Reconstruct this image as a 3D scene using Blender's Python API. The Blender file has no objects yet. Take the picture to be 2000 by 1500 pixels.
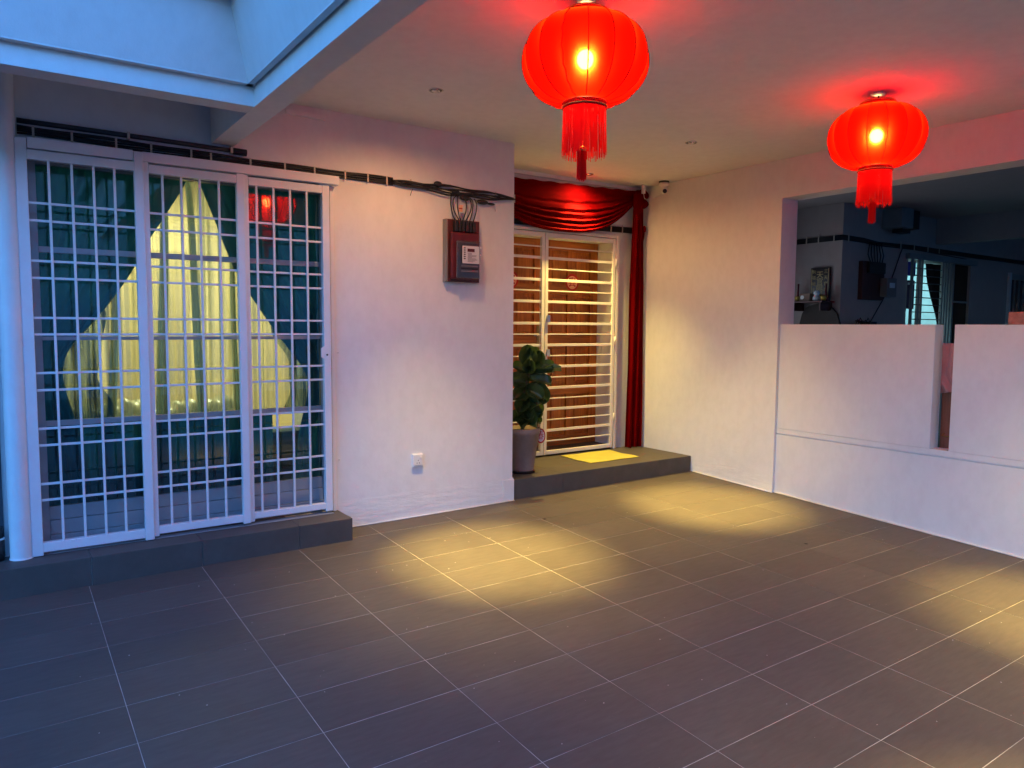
import bpy, bmesh, math, random
from mathutils import Vector, Matrix
random.seed(7)
R = math.radians
S = bpy.context.scene
COL = S.collection

# ------------------------------------------------------------------ camera
cd = bpy.data.cameras.new('camera'); cam = bpy.data.objects.new('camera', cd); COL.objects.link(cam)
r_, d_, f_ = Vector((.821618, -.57, .006633)), Vector((-.038562, -.067187, -.996995)), Vector((.568733, .818893, -.077182))
M = Matrix(((r_.x, -d_.x, -f_.x), (r_.y, -d_.y, -f_.y), (r_.z, -d_.z, -f_.z)))
cam.matrix_world = Matrix.Translation((-.367551, -4.446726, 1.485873)) @ M.to_4x4()
cd.lens = 25.982; cd.sensor_width = 36; cd.clip_start = .05; cd.clip_end = 2000
S.camera = cam

# ------------------------------------------------------------------ dusk sky
w = bpy.data.worlds.new('World'); S.world = w; w.use_nodes = True
nt = w.node_tree; bg = nt.nodes['Background']
sky = nt.nodes.new('ShaderNodeTexSky'); sky.sky_type = 'NISHITA'; sky.sun_disc = False
sky.sun_elevation = R(2.0); sky.sun_rotation = R(200); sky.altitude = 50; sky.air_density = 1.0; sky.dust_density = .3; sky.ozone_density = 5
nt.links.new(sky.outputs[0], bg.inputs[0]); bg.inputs[1].default_value = .62
sd = bpy.data.lights.new('sun', 'SUN'); sd.energy = .02; sd.angle = R(20); sd.color = (.55, .7, 1)
so = bpy.data.objects.new('sun', sd); COL.objects.link(so); so.rotation_euler = (R(86), 0, R(-20))

S.view_settings.view_transform = 'Standard'; S.view_settings.look = 'None'
S.view_settings.exposure = 2.5; S.view_settings.gamma = 1; S.view_settings.use_curve_mapping = False
S.render.engine = 'CYCLES'
cy = S.cycles
cy.use_denoising = True; cy.max_bounces = 9; cy.diffuse_bounces = 5; cy.glossy_bounces = 3
cy.transparent_max_bounces = 16; cy.transmission_bounces = 5; cy.sample_clamp_indirect = 3; cy.caustics_reflective = False; cy.caustics_refractive = False

# ------------------------------------------------------------------ materials
def base(name):
    m = bpy.data.materials.new(name); m.use_nodes = True
    n = m.node_tree.nodes; return m, m.node_tree, n['Principled BSDF']
def noise(nt, scale, detail=4, rough=.55, vec=None, mapping=None):
    t = nt.nodes.new('ShaderNodeTexNoise'); t.inputs['Scale'].default_value = scale
    t.inputs['Detail'].default_value = detail; t.inputs['Roughness'].default_value = rough
    c = nt.nodes.new('ShaderNodeTexCoord'); mp = nt.nodes.new('ShaderNodeMapping')
    g = nt.nodes.new('ShaderNodeNewGeometry')
    nt.links.new(g.outputs['Position'] if vec is None else c.outputs[vec], mp.inputs[0])
    if mapping: mp.inputs['Scale'].default_value = mapping
    nt.links.new(mp.outputs[0], t.inputs[0]); return t
def ramp(nt, src, stops):
    r = nt.nodes.new('ShaderNodeValToRGB'); e = r.color_ramp.elements
    while len(e) < len(stops): e.new(.5)
    for k, (p, c) in enumerate(stops):
        e[k].position = p; e[k].color = (*c, 1) if len(c) == 3 else c
    nt.links.new(src, r.inputs[0]); return r
def bump(nt, b, src, strength, dist=.01, prev=None):
    k = nt.nodes.new('ShaderNodeBump'); k.inputs['Strength'].default_value = strength; k.inputs['Distance'].default_value = dist
    nt.links.new(src, k.inputs['Height'])
    if prev: nt.links.new(prev.outputs[0], k.inputs['Normal'])
    nt.links.new(k.outputs[0], b.inputs['Normal']); return k
def mat(name, col, rough=.5, metal=0, var=.08, scale=8, bmp=0, bscale=60, spec=.5, sheen=0, coat=0):
    m, nt, b = base(name)
    n = noise(nt, scale)
    lo = tuple(max(0, c * (1 - var)) for c in col); hi = tuple(min(1, c * (1 + var)) for c in col)
    rr = ramp(nt, n.outputs[0], [(.3, lo), (.7, hi)])
    nt.links.new(rr.outputs[0], b.inputs['Base Color'])
    b.inputs['Roughness'].default_value = rough; b.inputs['Metallic'].default_value = metal
    b.inputs['Specular IOR Level'].default_value = spec
    if sheen: b.inputs['Sheen Weight'].default_value = sheen
    if coat: b.inputs['Coat Weight'].default_value = coat
    if bmp:
        n2 = noise(nt, bscale, 3); bump(nt, b, n2.outputs[0], bmp, .004)
    return m
def plaster(name, col, rough=.75):
    m, nt, b = base(name)
    big = noise(nt, 1.3, 5, .6); mid = noise(nt, 14, 4, .6, mapping=(1, 1, .6))
    r1 = ramp(nt, big.outputs[0], [(.3, tuple(c * .93 for c in col)), (.7, col)])
    r2 = ramp(nt, mid.outputs[0], [(.35, (.955, .955, .955)), (.6, (1, 1, 1))])
    mm = nt.nodes.new('ShaderNodeMix'); mm.data_type = 'RGBA'; mm.blend_type = 'MULTIPLY'; mm.inputs[0].default_value = 1
    nt.links.new(r1.outputs[0], mm.inputs[6]); nt.links.new(r2.outputs[0], mm.inputs[7])
    nt.links.new(mm.outputs[2], b.inputs['Base Color']); b.inputs['Roughness'].default_value = rough
    b.inputs['Specular IOR Level'].default_value = .3
    wav = noise(nt, 5, 3, .5); k = bump(nt, b, wav.outputs[0], .25, .02)
    fine = noise(nt, 160, 3, .6); bump(nt, b, fine.outputs[0], .22, .003, k)
    return m
def rough_plinth(name, col):
    m = plaster(name, col); nt = m.node_tree; b = nt.nodes['Principled BSDF']
    n = noise(nt, 9, 6, .6, mapping=(.6, .6, 2.2)); bump(nt, b, n.outputs[0], .35, .014)
    return m
def tile_mat(name, col):
    m, nt, b = base(name)
    oi = nt.nodes.new('ShaderNodeObjectInfo')
    st = noise(nt, 9, 6, .65, mapping=(1, 5, 1)); bl = noise(nt, 2.1, 4, .6)
    r1 = ramp(nt, st.outputs[0], [(.3, tuple(c * .86 for c in col)), (.72, tuple(c * 1.1 for c in col))])
    r2 = ramp(nt, bl.outputs[0], [(.3, (.88, .87, .86)), (.7, (1.06, 1.05, 1.04))])
    r3 = ramp(nt, oi.outputs['Random'], [(0, (.93, .92, .92)), (1, (1.07, 1.07, 1.06))])
    sp = noise(nt, 55, 2, .5); r4 = ramp(nt, sp.outputs[0], [(.74, (1, 1, 1)), (.80, (1.45, 1.42, 1.38))])
    cur = r1.outputs[0]
    for r in (r2, r3, r4):
        k = nt.nodes.new('ShaderNodeMix'); k.data_type = 'RGBA'; k.blend_type = 'MULTIPLY'; k.inputs[0].default_value = 1
        nt.links.new(cur, k.inputs[6]); nt.links.new(r.outputs[0], k.inputs[7]); cur = k.outputs[2]
    nt.links.new(cur, b.inputs['Base Color'])
    rr = ramp(nt, bl.outputs[0], [(.25, (.50, .50, .50)), (.75, (.62, .62, .62))]); nt.links.new(rr.outputs[0], b.inputs['Roughness'])
    b.inputs['Specular IOR Level'].default_value = .28
    fn = noise(nt, 220, 2, .5); bump(nt, b, fn.outputs[0], .15, .002)
    return m
def fabric(name, col, rough=.8, sheen=.3, trans=0., weave=500, var=.1):
    m, nt, b = base(name)
    n = noise(nt, 6); rr = ramp(nt, n.outputs[0], [(.3, tuple(c * (1 - var) for c in col)), (.7, tuple(min(1, c * (1 + var)) for c in col))])
    nt.links.new(rr.outputs[0], b.inputs['Base Color']); b.inputs['Roughness'].default_value = rough
    b.inputs['Sheen Weight'].default_value = sheen; b.inputs['Sheen Tint'].default_value = (*[min(1, c * 2 + .05) for c in col], 1)
    wv = noise(nt, weave, 2); bump(nt, b, wv.outputs[0], .15, .001)
    if trans:
        t = nt.nodes.new('ShaderNodeBsdfTranslucent'); nt.links.new(rr.outputs[0], t.inputs[0])
        x = nt.nodes.new('ShaderNodeMixShader'); x.inputs[0].default_value = trans
        out = nt.nodes['Material Output']
        nt.links.new(b.outputs[0], x.inputs[1]); nt.links.new(t.outputs[0], x.inputs[2]); nt.links.new(x.outputs[0], out.inputs[0])
    return m
def emit(name, col, s):
    m, nt, b = base(name); b.inputs['Base Color'].default_value = (*col, 1)
    b.inputs['Emission Color'].default_value = (*col, 1); b.inputs['Emission Strength'].default_value = s; return m
def glass(name, tint, refl=1.0, rough=.01):
    m = bpy.data.materials.new(name); m.use_nodes = True; nt = m.node_tree; nt.nodes.clear()
    out = nt.nodes.new('ShaderNodeOutputMaterial'); t = nt.nodes.new('ShaderNodeBsdfTransparent'); t.inputs[0].default_value = (*tint, 1)
    g = nt.nodes.new('ShaderNodeBsdfGlossy'); g.inputs['Roughness'].default_value = rough; g.inputs[0].default_value = (1, 1, 1, 1)
    fr = nt.nodes.new('ShaderNodeFresnel'); fr.inputs[0].default_value = 1.5
    k = nt.nodes.new('ShaderNodeMath'); k.operation = 'MULTIPLY'; k.inputs[1].default_value = refl; nt.links.new(fr.outputs[0], k.inputs[0])
    x = nt.nodes.new('ShaderNodeMixShader'); nt.links.new(k.outputs[0], x.inputs[0])
    nt.links.new(t.outputs[0], x.inputs[1]); nt.links.new(g.outputs[0], x.inputs[2]); nt.links.new(x.outputs[0], out.inputs[0]); return m
def wood(name, c1, c2, vertical=True, rough=.45):
    m, nt, b = base(name)
    g = noise(nt, 3, 8, .65, mapping=(14, 14, .9) if vertical else (.9, 14, 14))
    pl = noise(nt, 1.2, 3, .6, mapping=(2.5, 1, .8) if vertical else (.8, 1, 2.5))
    ra = ramp(nt, g.outputs[0], [(.28, c1), (.5, tuple((a + b_) / 2 for a, b_ in zip(c1, c2))), (.72, c2)])
    rb = ramp(nt, pl.outputs[0], [(.3, (.65, .6, .55)), (.7, (1.15, 1.12, 1.05))])
    k = nt.nodes.new('ShaderNodeMix'); k.data_type = 'RGBA'; k.blend_type = 'MULTIPLY'; k.inputs[0].default_value = 1
    nt.links.new(ra.outputs[0], k.inputs[6]); nt.links.new(rb.outputs[0], k.inputs[7]); nt.links.new(k.outputs[2], b.inputs['Base Color'])
    b.inputs['Roughness'].default_value = rough; bump(nt, b, g.outputs[0], .12, .003); return m

WALL = plaster('white_wall_paint', (.78, .77, .76)); PLINTH = rough_plinth('rough_white_plaster', (.765, .755, .745))
CEIL = plaster('ceiling_paint', (.76, .75, .73), .85)
TILE = tile_mat('grey_porcelain_tile', (.098, .083, .074)); STEPT = tile_mat('grey_step_tile', (.085, .075, .070))
GROUT = mat('pale_grout', (.40, .37, .33), .9, var=.5, scale=5, bmp=.3)
SEAL = mat('white_sealant', (.75, .73, .72), .6)
STEEL = mat('white_painted_steel', (.72, .72, .75), .32, var=.03, bmp=.06, bscale=200, spec=.5)
GATEM = mat('cream_painted_steel', (.78, .75, .70), .35, var=.04, bmp=.05, bscale=200)
ALU = mat('grey_aluminium', (.34, .34, .36), .42, .2, var=.05)
BLACK = mat('black_cable_rubber', (.012, .011, .013), .5, var=.3); DARKPVC = mat('dark_grey_conduit', (.03, .028, .035), .45)
CLIP = mat('beige_clip', (.50, .43, .36), .6); WPLAST = mat('white_plastic', (.75, .74, .72), .35)
PIPE = mat('white_downpipe', (.72, .74, .76), .4, var=.04, bmp=.08, bscale=90)
REDF = fabric('red_satin', (.13, .0003, .0010), .85, 0, .05); REDF.node_tree.nodes['Principled BSDF'].inputs['Specular IOR Level'].default_value = .03
TEAL = fabric('teal_curtain_fabric', (.018, .22, .38), .85, .2, .10)
SHEER = fabric('grey_sheer_fabric', (.22, .32, .28), .9, .1, .6)
def voile():
    m = bpy.data.materials.new('cream_voile'); m.use_nodes = True; nt = m.node_tree; nt.nodes.clear()
    out = nt.nodes.new('ShaderNodeOutputMaterial'); t = nt.nodes.new('ShaderNodeBsdfTransparent')
    tr = nt.nodes.new('ShaderNodeBsdfTranslucent'); tr.inputs[0].default_value = (.55, .55, .42, 1)
    df = nt.nodes.new('ShaderNodeBsdfDiffuse'); df.inputs[0].default_value = (.34, .42, .38, 1)
    a = nt.nodes.new('ShaderNodeMixShader'); a.inputs[0].default_value = .5; nt.links.new(tr.outputs[0], a.inputs[1]); nt.links.new(df.outputs[0], a.inputs[2])
    lw = nt.nodes.new('ShaderNodeLayerWeight'); lw.inputs[0].default_value = .35
    n = noise(nt, 4, 3, .5, mapping=(9, 1, .25)); rr = ramp(nt, n.outputs[0], [(.35, (.12, .12, .12)), (.65, (.55, .55, .55))])
    ad = nt.nodes.new('ShaderNodeMath'); ad.operation = 'ADD'; ad.use_clamp = True
    nt.links.new(lw.outputs['Facing'], ad.inputs[0]); nt.links.new(rr.outputs[0], ad.inputs[1])
    x = nt.nodes.new('ShaderNodeMixShader'); nt.links.new(ad.outputs[0], x.inputs[0]); nt.links.new(t.outputs[0], x.inputs[1]); nt.links.new(a.outputs[0], x.inputs[2])
    nt.links.new(x.outputs[0], out.inputs[0]); return m
def teal_voile():
    m = bpy.data.materials.new('teal_voile'); m.use_nodes = True; nt = m.node_tree; nt.nodes.clear()
    out = nt.nodes.new('ShaderNodeOutputMaterial'); t = nt.nodes.new('ShaderNodeBsdfTransparent'); t.inputs[0].default_value = (.75, .9, .85, 1)
    df = nt.nodes.new('ShaderNodeBsdfDiffuse'); df.inputs[0].default_value = (.02, .13, .18, 1)
    n = noise(nt, 5, 3, .5, mapping=(7, 1, .3)); rr = ramp(nt, n.outputs[0], [(.35, (.25, .25, .25)), (.62, (.95, .95, .95))])
    x = nt.nodes.new('ShaderNodeMixShader'); nt.links.new(rr.outputs[0], x.inputs[0]); nt.links.new(t.outputs[0], x.inputs[1]); nt.links.new(df.outputs[0], x.inputs[2])
    nt.links.new(x.outputs[0], out.inputs[0]); return m
VOILE, TVOILE = voile(), teal_voile()
GLASS = glass('tinted_door_glass', (.76, .84, .76), 1.7)
ROOMW = mat('cream_room_wall', (.70, .58, .34), .8, var=.10, scale=2)
ROOMF = mat('room_floor_tile', (.35, .32, .24), .3)
SOFA = mat('dark_teal_upholstery', (.02, .045, .05), .7, var=.3); THROW = mat('pale_plastic_wrap', (.62, .60, .42), .3, var=.3, scale=14, bmp=.9, bscale=14)
WOOD = wood('varnished_brown_wood', (.26, .060, .008), (.60, .20, .025)); WOODH = wood('varnished_rail_wood', (.26, .060, .008), (.58, .19, .025), False)
BOARD = wood('red_brown_board', (.06, .012, .012), (.12, .025, .02)); ORANGEB = wood('orange_plank_wood', (.30, .09, .05), (.50, .17, .10))
POTM = mat('grey_stone_pot', (.25, .185, .155), .75, var=.2, scale=10, bmp=.25, bscale=40); SOIL = mat('dark_soil', (.02, .014, .01), .95, var=.5, scale=60, bmp=.8)
MATM = fabric('yellow_mat_fabric', (.50, .44, .06), .9, .4, weave=260)
REDP = mat('red_paper', (.48, .012, .012), .55); GOLD = mat('gold_metal', (.85, .50, .13), .25, .9); CREAMP = mat('cream_red_print', (.85, .42, .26), .6)
METERR = mat('dark_red_plastic', (.10, .006, .010), .5, var=.15); CLEAR = glass('clear_plastic_cover', (.86, .86, .88), .5, .15)
METERG = mat('grey_meter_body', (.16, .145, .15), .5); LCD = mat('meter_display', (.10, .03, .03), .2); LABEL = mat('white_meter_label', (.62, .60, .62), .5)
INK = mat('dark_print', (.05, .03, .03), .6); CHROME = mat('downlight_chrome', (.55, .55, .55), .18, 1.0, var=0)
PINK = fabric('pink_towel_cotton', (.62, .28, .26), .95, .5, weave=300)
NWALL = plaster('neighbour_wall_paint', (.42, .355, .33)); NDARK = mat('neighbour_dark_metal', (.05, .055, .07), .5); NGREY = mat('neighbour_grey_metal', (.22, .24, .25), .4)
ASPH = mat('asphalt', (.05, .05, .052), .9, var=.3, scale=3, bmp=.5)
CONC = mat('concrete_drive', (.16, .15, .14), .85, var=.2, scale=2, bmp=.3)

# ------------------------------------------------------------------ mesh helpers
class MB:
    def __init__(s): s.v = []; s.f = []; s.smooth = []
    def box(s, x0, x1, y0, y1, z0, z1):
        n = len(s.v)
        s.v += [(x, y, z) for z in (z0, z1) for y in (y0, y1) for x in (x0, x1)]
        for q in ((0, 2, 3, 1), (4, 5, 7, 6), (0, 1, 5, 4), (2, 6, 7, 3), (0, 4, 6, 2), (1, 3, 7, 5)): s.f.append(tuple(n + i for i in q)); s.smooth.append(False)
        return s
    def grid(s, fn, nu, nv, smooth=True):
        n = len(s.v)
        for j in range(nv + 1):
            for i in range(nu + 1): s.v.append(tuple(fn(i / nu, j / nv)))
        for j in range(nv):
            for i in range(nu):
                a = n + j * (nu + 1) + i; s.f.append((a, a + 1, a + nu + 2, a + nu + 1)); s.smooth.append(smooth)
        return s
    def lathe(s, prof, c=(0, 0, 0), seg=24, smooth=True, cap=True, axis='z', start=0, rr=None):
        n = len(s.v); c = Vector(c)
        for (r, h) in prof:
            for k in range(seg):
                a = 2 * math.pi * k / seg + start
                rad = r * (rr(a) if rr else 1)
                p = (math.cos(a) * rad, math.sin(a) * rad, h)
                if axis == 'y': p = (p[0], p[2], p[1])
                elif axis == 'x': p = (p[2], p[0], p[1])
                s.v.append(tuple(c + Vector(p)))
        m = len(prof)
        for j in range(m - 1):
            for k in range(seg):
                a = n + j * seg + k; b = n + j * seg + (k + 1) % seg
                s.f.append((a, b, b + seg, a + seg)); s.smooth.append(smooth)
        if cap:
            s.f.append(tuple(n + k for k in range(seg))[::-1]); s.smooth.append(False)
            s.f.append(tuple(n + (m - 1) * seg + k for k in range(seg))); s.smooth.append(False)
        return s
    def tube(s, pts, r, seg=8):
        pts = [Vector(p) for p in pts]; n = len(s.v); up = Vector((0, 0, 1)); last = None
        for i, p in enumerate(pts):
            t = (pts[min(i + 1, len(pts) - 1)] - pts[max(i - 1, 0)]).normalized()
            a = last - t * last.dot(t) if last is not None else (up if abs(t.z) < .9 else Vector((1, 0, 0)))
            if last is None: a = a - t * a.dot(t)
            a.normalize(); last = a; b = t.cross(a); rr = r[i] if isinstance(r, (list, tuple)) else r
            for k in range(seg):
                q = 2 * math.pi * k / seg; s.v.append(tuple(p + a * math.cos(q) * rr + b * math.sin(q) * rr))
        for i in range(len(pts) - 1):
            for k in range(seg):
                a0 = n + i * seg + k; b0 = n + i * seg + (k + 1) % seg
                s.f.append((a0, b0, b0 + seg, a0 + seg)); s.smooth.append(True)
        s.f.append(tuple(n + k for k in range(seg))[::-1]); s.smooth.append(False)
        s.f.append(tuple(n + (len(pts) - 1) * seg + k for k in range(seg))); s.smooth.append(False)
        return s
    def sphere(s, c, r, seg=20, sc=(1, 1, 1)):
        prof = [(max(1e-4, math.sin(math.pi * j / 12)) * r, -math.cos(math.pi * j / 12) * r) for j in range(13)]
        n = len(s.v); s.lathe(prof, (0, 0, 0), seg)
        for i in range(n, len(s.v)):
            p = s.v[i]; s.v[i] = (c[0] + p[0] * sc[0], c[1] + p[1] * sc[1], c[2] + p[2] * sc[2])
        return s
    def prism(s, poly, ax, a0, a1):
        """outline poly (2-D) extruded along axis ax from a0 to a1"""
        n = len(s.v); m = len(poly)
        for a in (a0, a1):
            for (u, v) in poly: s.v.append({'x': (a, u, v), 'y': (u, a, v), 'z': (u, v, a)}[ax])
        s.f.append(tuple(range(n, n + m))); s.f.append(tuple(range(n + m, n + 2 * m))[::-1]); s.smooth += [False, False]
        for i in range(m):
            j = (i + 1) % m; s.f.append((n + i, n + m + i, n + m + j, n + j)); s.smooth.append(False)
        return s
    def build(s, name, m, parent=None, bevel=0, solid=0, subd=0):
        org = Vector(parent['org']) if parent is not None and 'org' in parent else None
        if org is None:
            xs = [v[0] for v in s.v]; ys = [v[1] for v in s.v]; zs = [v[2] for v in s.v]
            org = Vector(((min(xs) + max(xs)) / 2, (min(ys) + max(ys)) / 2, min(zs)))
        me = bpy.data.meshes.new(name); me.from_pydata([tuple(Vector(v) - org) for v in s.v], [], s.f)
        bm = bmesh.new(); bm.from_mesh(me); bmesh.ops.recalc_face_normals(bm, faces=bm.faces); bm.to_mesh(me); bm.free()
        me.polygons.foreach_set('use_smooth', s.smooth); me.materials.append(m)
        o = bpy.data.objects.new(name, me); COL.objects.link(o); o['org'] = tuple(org)
        if parent is not None: o.parent = parent
        else: o.location = org
        if bevel:
            b = o.modifiers.new('bevel', 'BEVEL'); b.width = bevel; b.segments = 2; b.limit_method = 'ANGLE'; b.harden_normals = False
        if solid:
            b = o.modifiers.new('solid', 'SOLIDIFY'); b.thickness = solid; b.offset = 0
        return o
def tag(o, label=None, cat=None, group=None, kind=None):
    if label: o['label'] = label
    if cat: o['category'] = cat
    if group: o['group'] = group
    if kind: o['kind'] = kind
    return o
def thing(name, loc, label, cat, group=None):
    o = bpy.data.objects.new(name, None); COL.objects.link(o); o.location = loc; o['org'] = tuple(loc); o.empty_display_size = .1
    return tag(o, label, cat, group)
def text(name, body, size, m, parent, pos, face='-y', depth=.001, sx=1):
    c = bpy.data.curves.new(name, 'FONT'); c.body = body; c.size = size; c.align_x = 'CENTER'; c.align_y = 'CENTER'; c.extrude = depth
    t = bpy.data.objects.new('tmp', c); COL.objects.link(t); bpy.context.view_layer.update()
    me = bpy.data.meshes.new_from_object(t.evaluated_get(bpy.context.evaluated_depsgraph_get())); bpy.data.objects.remove(t)
    if face == '-y': Rm = Matrix.Rotation(R(90), 4, 'X')
    elif face == '-x': Rm = Matrix.Rotation(R(-90), 4, 'Z') @ Matrix.Rotation(R(90), 4, 'X')
    else: Rm = face
    org = Vector(parent['org']) if parent is not None else Vector(pos)
    me.transform(Matrix.Translation(Vector(pos) - org) @ Rm @ Matrix.Diagonal((sx, 1, 1, 1)))
    me.materials.clear(); me.materials.append(m)
    o = bpy.data.objects.new(name, me); COL.objects.link(o); o['org'] = tuple(org)
    if parent is not None: o.parent = parent
    else: o.location = org
    return o
SX, SY = .00604, .0419
def fz(x, y): return SX * x + SY * y

# ------------------------------------------------------------------ ground and floor
g = MB().box(-400, 400, -400, 400, -.9, -.60).build('ground', ASPH); tag(g, kind='structure')
def slab(x0, x1, y0, y1, top, bot):
    m = MB(); n = 0
    for z in (bot, None):
        for y in (y0, y1):
            for x in (x0, x1): m.v.append((x, y, fz(x, y) + top if z is None else z))
    for q in ((0, 2, 3, 1), (4, 5, 7, 6), (0, 1, 5, 4), (2, 6, 7, 3), (0, 4, 6, 2), (1, 3, 7, 5)): m.f.append(q); m.smooth.append(False)
    return m
floor = slab(-1.8, 5.40, -4.8, .62, -.0013, -.5).build('floor', GROUT); tag(floor, kind='structure')
drive = slab(-1.8, 5.40, -9.5, -4.803, -.01, -.6).build('driveway', CONC); tag(drive, kind='structure')
gap = .0015
def slanted(x0, x1, y0, y1, t, name):
    me = bpy.data.meshes.new(name); v = []; b = .0013
    for (dz, ins) in ((-.008, 0), (-b * .6, 0), (0, b)):
        for (x, y) in ((x0 + ins, y0 + ins), (x1 - ins, y0 + ins), (x1 - ins, y1 - ins), (x0 + ins, y1 - ins)): v.append((x, y, fz(x, y) + dz))
    f = [(8, 9, 10, 11)]
    for k in (0, 4):
        for i in range(4): f.append((k + i, k + (i + 1) % 4, k + 4 + (i + 1) % 4, k + 4 + i))
    me.from_pydata(v, [], f); me.materials.append(TILE); return me
tme = slanted(gap, .6 - gap, gap, .3 - gap, .008, 'tile')
fo = Vector(floor['org'])
for i in range(-3, 9):
    for j in range(-16, 2):
        o = bpy.data.objects.new('tile', tme); COL.objects.link(o); o.parent = floor
        x, y = i * .6, j * .3
        dz = random.uniform(-.0004, .0004)
        o.location = Vector((x, y, fz(x, y) + dz)) - fo

# ------------------------------------------------------------------ the house
house = thing('terrace_house', (2.4, .53, 0), 'white plastered house front with tiled steps, recessed entrance and beamed porch ceiling', 'house')
def part(mb, name, m, parent=None, **k): return mb.build(name, m, parent or house, **k)
YW = .53
part(MB().box(1.545, 3.097, YW, 1.325, -.4, 3.1), 'front_wall', WALL)
part(MB().box(-.62, 1.545, YW, .80, 2.46, 3.1), 'wall_above_window', WALL)
part(MB().box(-2.6, -.20, YW + .002, .80, -.4, 3.1), 'side_wall', WALL)
part(MB().box(-.198, 1.543, .60, .80, -.1, .172), 'window_base', WALL)
pm = MB()
def plinth(u, v):
    x = 1.58 + (3.108 - 1.58) * u; z = -.05 + .285 * v
    prot = .0035 * (1 - max(0, v - .45) / .55) + .0006 * math.sin(x * 11 + z * 30) * math.sin(x * 5.3) * (1 - v)
    return (x, YW - prot, z)
pm.grid(plinth, 90, 14); pm.box(3.0, 3.112, YW - .006, .545, -.05, .222)
part(pm, 'rough_plinth', PLINTH)
part(MB().box(1.25, 1.52, YW - .022, YW, 2.878, 2.906), 'wall_trunking', WPLAST)
# recess
part(MB().box(3.099, 3.42, 1.33, 1.64, .0, 3.1), 'recess_wall', WALL)
part(MB().box(4.932, 5.288, 1.33, 1.64, .0, 3.1), 'recess_wall', WALL)
part(MB().box(3.422, 4.930, 1.33, 1.64, 2.372, 3.1), 'recess_wall', WALL)
part(MB().box(3.099, 5.288, 1.30, 1.3299, 2.915, 2.952), 'cornice', WALL)
# ceiling and beams
part(MB().box(.912, 5.55, -5.6, 1.9, 2.953, 3.12), 'porch_ceiling', CEIL)
part(MB().box(-2.6, .776, -.288, .80, 2.953, 3.12), 'porch_ceiling', CEIL)
part(MB().box(.776, .911, -5.6, YW - .001, 2.62, 3.3), 'beam', CEIL)
part(MB().box(-2.6, .775, -.43, -.29, 2.62, 2.718), 'beam', CEIL)
part(MB().box(-2.6, .775, -.42, -.29, 2.7185, 3.3), 'beam', CEIL)
fa = MB()   # leaning fascia above the opening to the sky
pr = [(.0, 2.7195), (-.041, 2.7195), (-.041, 2.7255), (-.142, 3.037), (-.142, 3.3), (0, 3.3)]
fa.prism([(-.42 + (u if u == 0 else u - .01), v) for (u, v) in pr], 'x', -2.6, .7745)
part(fa, 'fascia', WALL)
fb = MB(); fb.prism([(.765 + (u if u == 0 else u + .01), v) for (u, v) in pr], 'y', -5.6, -.4205)
part(fb, 'fascia', WALL)
part(MB().box(-2.6, .62, -.66, -.575, 3.075, 3.16), 'canopy_rail', ALU)
part(MB().box(.535, .62, -5.6, -.66, 3.075, 3.16), 'canopy_rail', ALU)
# step in front of the sliding door : riser and tread tiles
step = part(MB().box(-2.6, 1.572, .262, .5995, -.3, .1655), 'window_step', GROUT)
for a, b in ((-2.0, -1.184), (-1.184, -.584), (-.584, .016), (.016, .607), (.607, 1.208), (1.208, 1.578)):
    x0, x1 = a + gap, b - gap
    MB().box(x0, x1, .255, .262, fz(b, .255) - .02, .1705).build('step_tile', STEPT, step, bevel=.0012)
    MB().box(x0, x1, .2555, .598 if b < 1.55 else .5285, .1657, .173).build('step_tile', STEPT, step, bevel=.0012)
MB().box(1.5721, 1.578, .2625, .5285, .01, .1725).build('step_tile', STEPT, step, bevel=.001)
step2 = part(MB().box(3.0985, 5.288, .552, 1.62, -.3, .2025), 'entrance_step', GROUT)
for k, (a, b) in enumerate(((3.1135, 3.65), (3.65, 4.25), (4.25, 4.85), (4.85, 5.287))):
    MB().box(a + .0006, b - .0006, .5451, .552, .0, .2075).build('step_tile', STEPT, step2, bevel=.0012)
    for (y0, y1) in ((.5455, .845), (.845, 1.145), (1.145, 1.329)):
        MB().box(a + .0006, b - .0006, y0 + .0006, y1 - .0006, .2027, .21).build('step_tile', STEPT, step2, bevel=.001)
part(MB().box(3.4225, 4.9295, 1.331, 1.655, .2026, .248), 'threshold', STEPT)
part(MB().tube([(1.58, YW - .012, fz(1.58, .52) + .004), (3.112, YW - .012, fz(3.1, .52) + .004)], .005), 'sealant_line', SEAL)
# interior room
part(MB().box(-1.6, 3.0, 4.0, 4.1, .1, 3.0), 'room_wall', ROOMW)
part(MB().box(-1.7, -1.6, .801, 4.1, .1, 3.0), 'room_wall', ROOMW)
part(MB().box(3.0, 3.09, 1.33, 4.1, .1, 3.0), 'room_wall', ROOMW)
part(MB().box(-1.6, 3.0, .801, 4.0, .05, .172), 'room_floor', ROOMF)
part(MB().box(-1.6, 3.0, .801, 4.0, 3.0, 3.1), 'room_ceiling', ROOMW)

# ------------------------------------------------------------------ party wall with the opening to the neighbour
pw = thing('party_wall', (5.38, -.4, 0), 'white party wall with wide opening over a low parapet split by a narrow slot', 'wall')
X0, X1 = 5.29, 5.515
MB().box(X0, X1, -.41, 1.9, -.4, 2.9525).build('pier', WALL, pw)
MB().box(X0, X1, -5.6, -.4101, 2.62, 2.9525).build('lintel', WALL, pw)
MB().box(5.318, 5.45, -5.6, -.4101, -.4, .544).build('parapet_base', WALL, pw)
MB().box(5.336, 5.45, -5.6, -.4101, .5441, .5545).build('groove', WALL, pw)
MB().box(5.322, 5.45, -5.6, -.4101, .5546, .597).build('parapet_base', WALL, pw)
MB().box(5.322, 5.45, -1.732, -.4101, .5971, 1.523).build('parapet', WALL, pw, bevel=.004)
MB().box(5.322, 5.45, -5.6, -1.866, .5971, 1.523).build('parapet', WALL, pw, bevel=.004)
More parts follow.
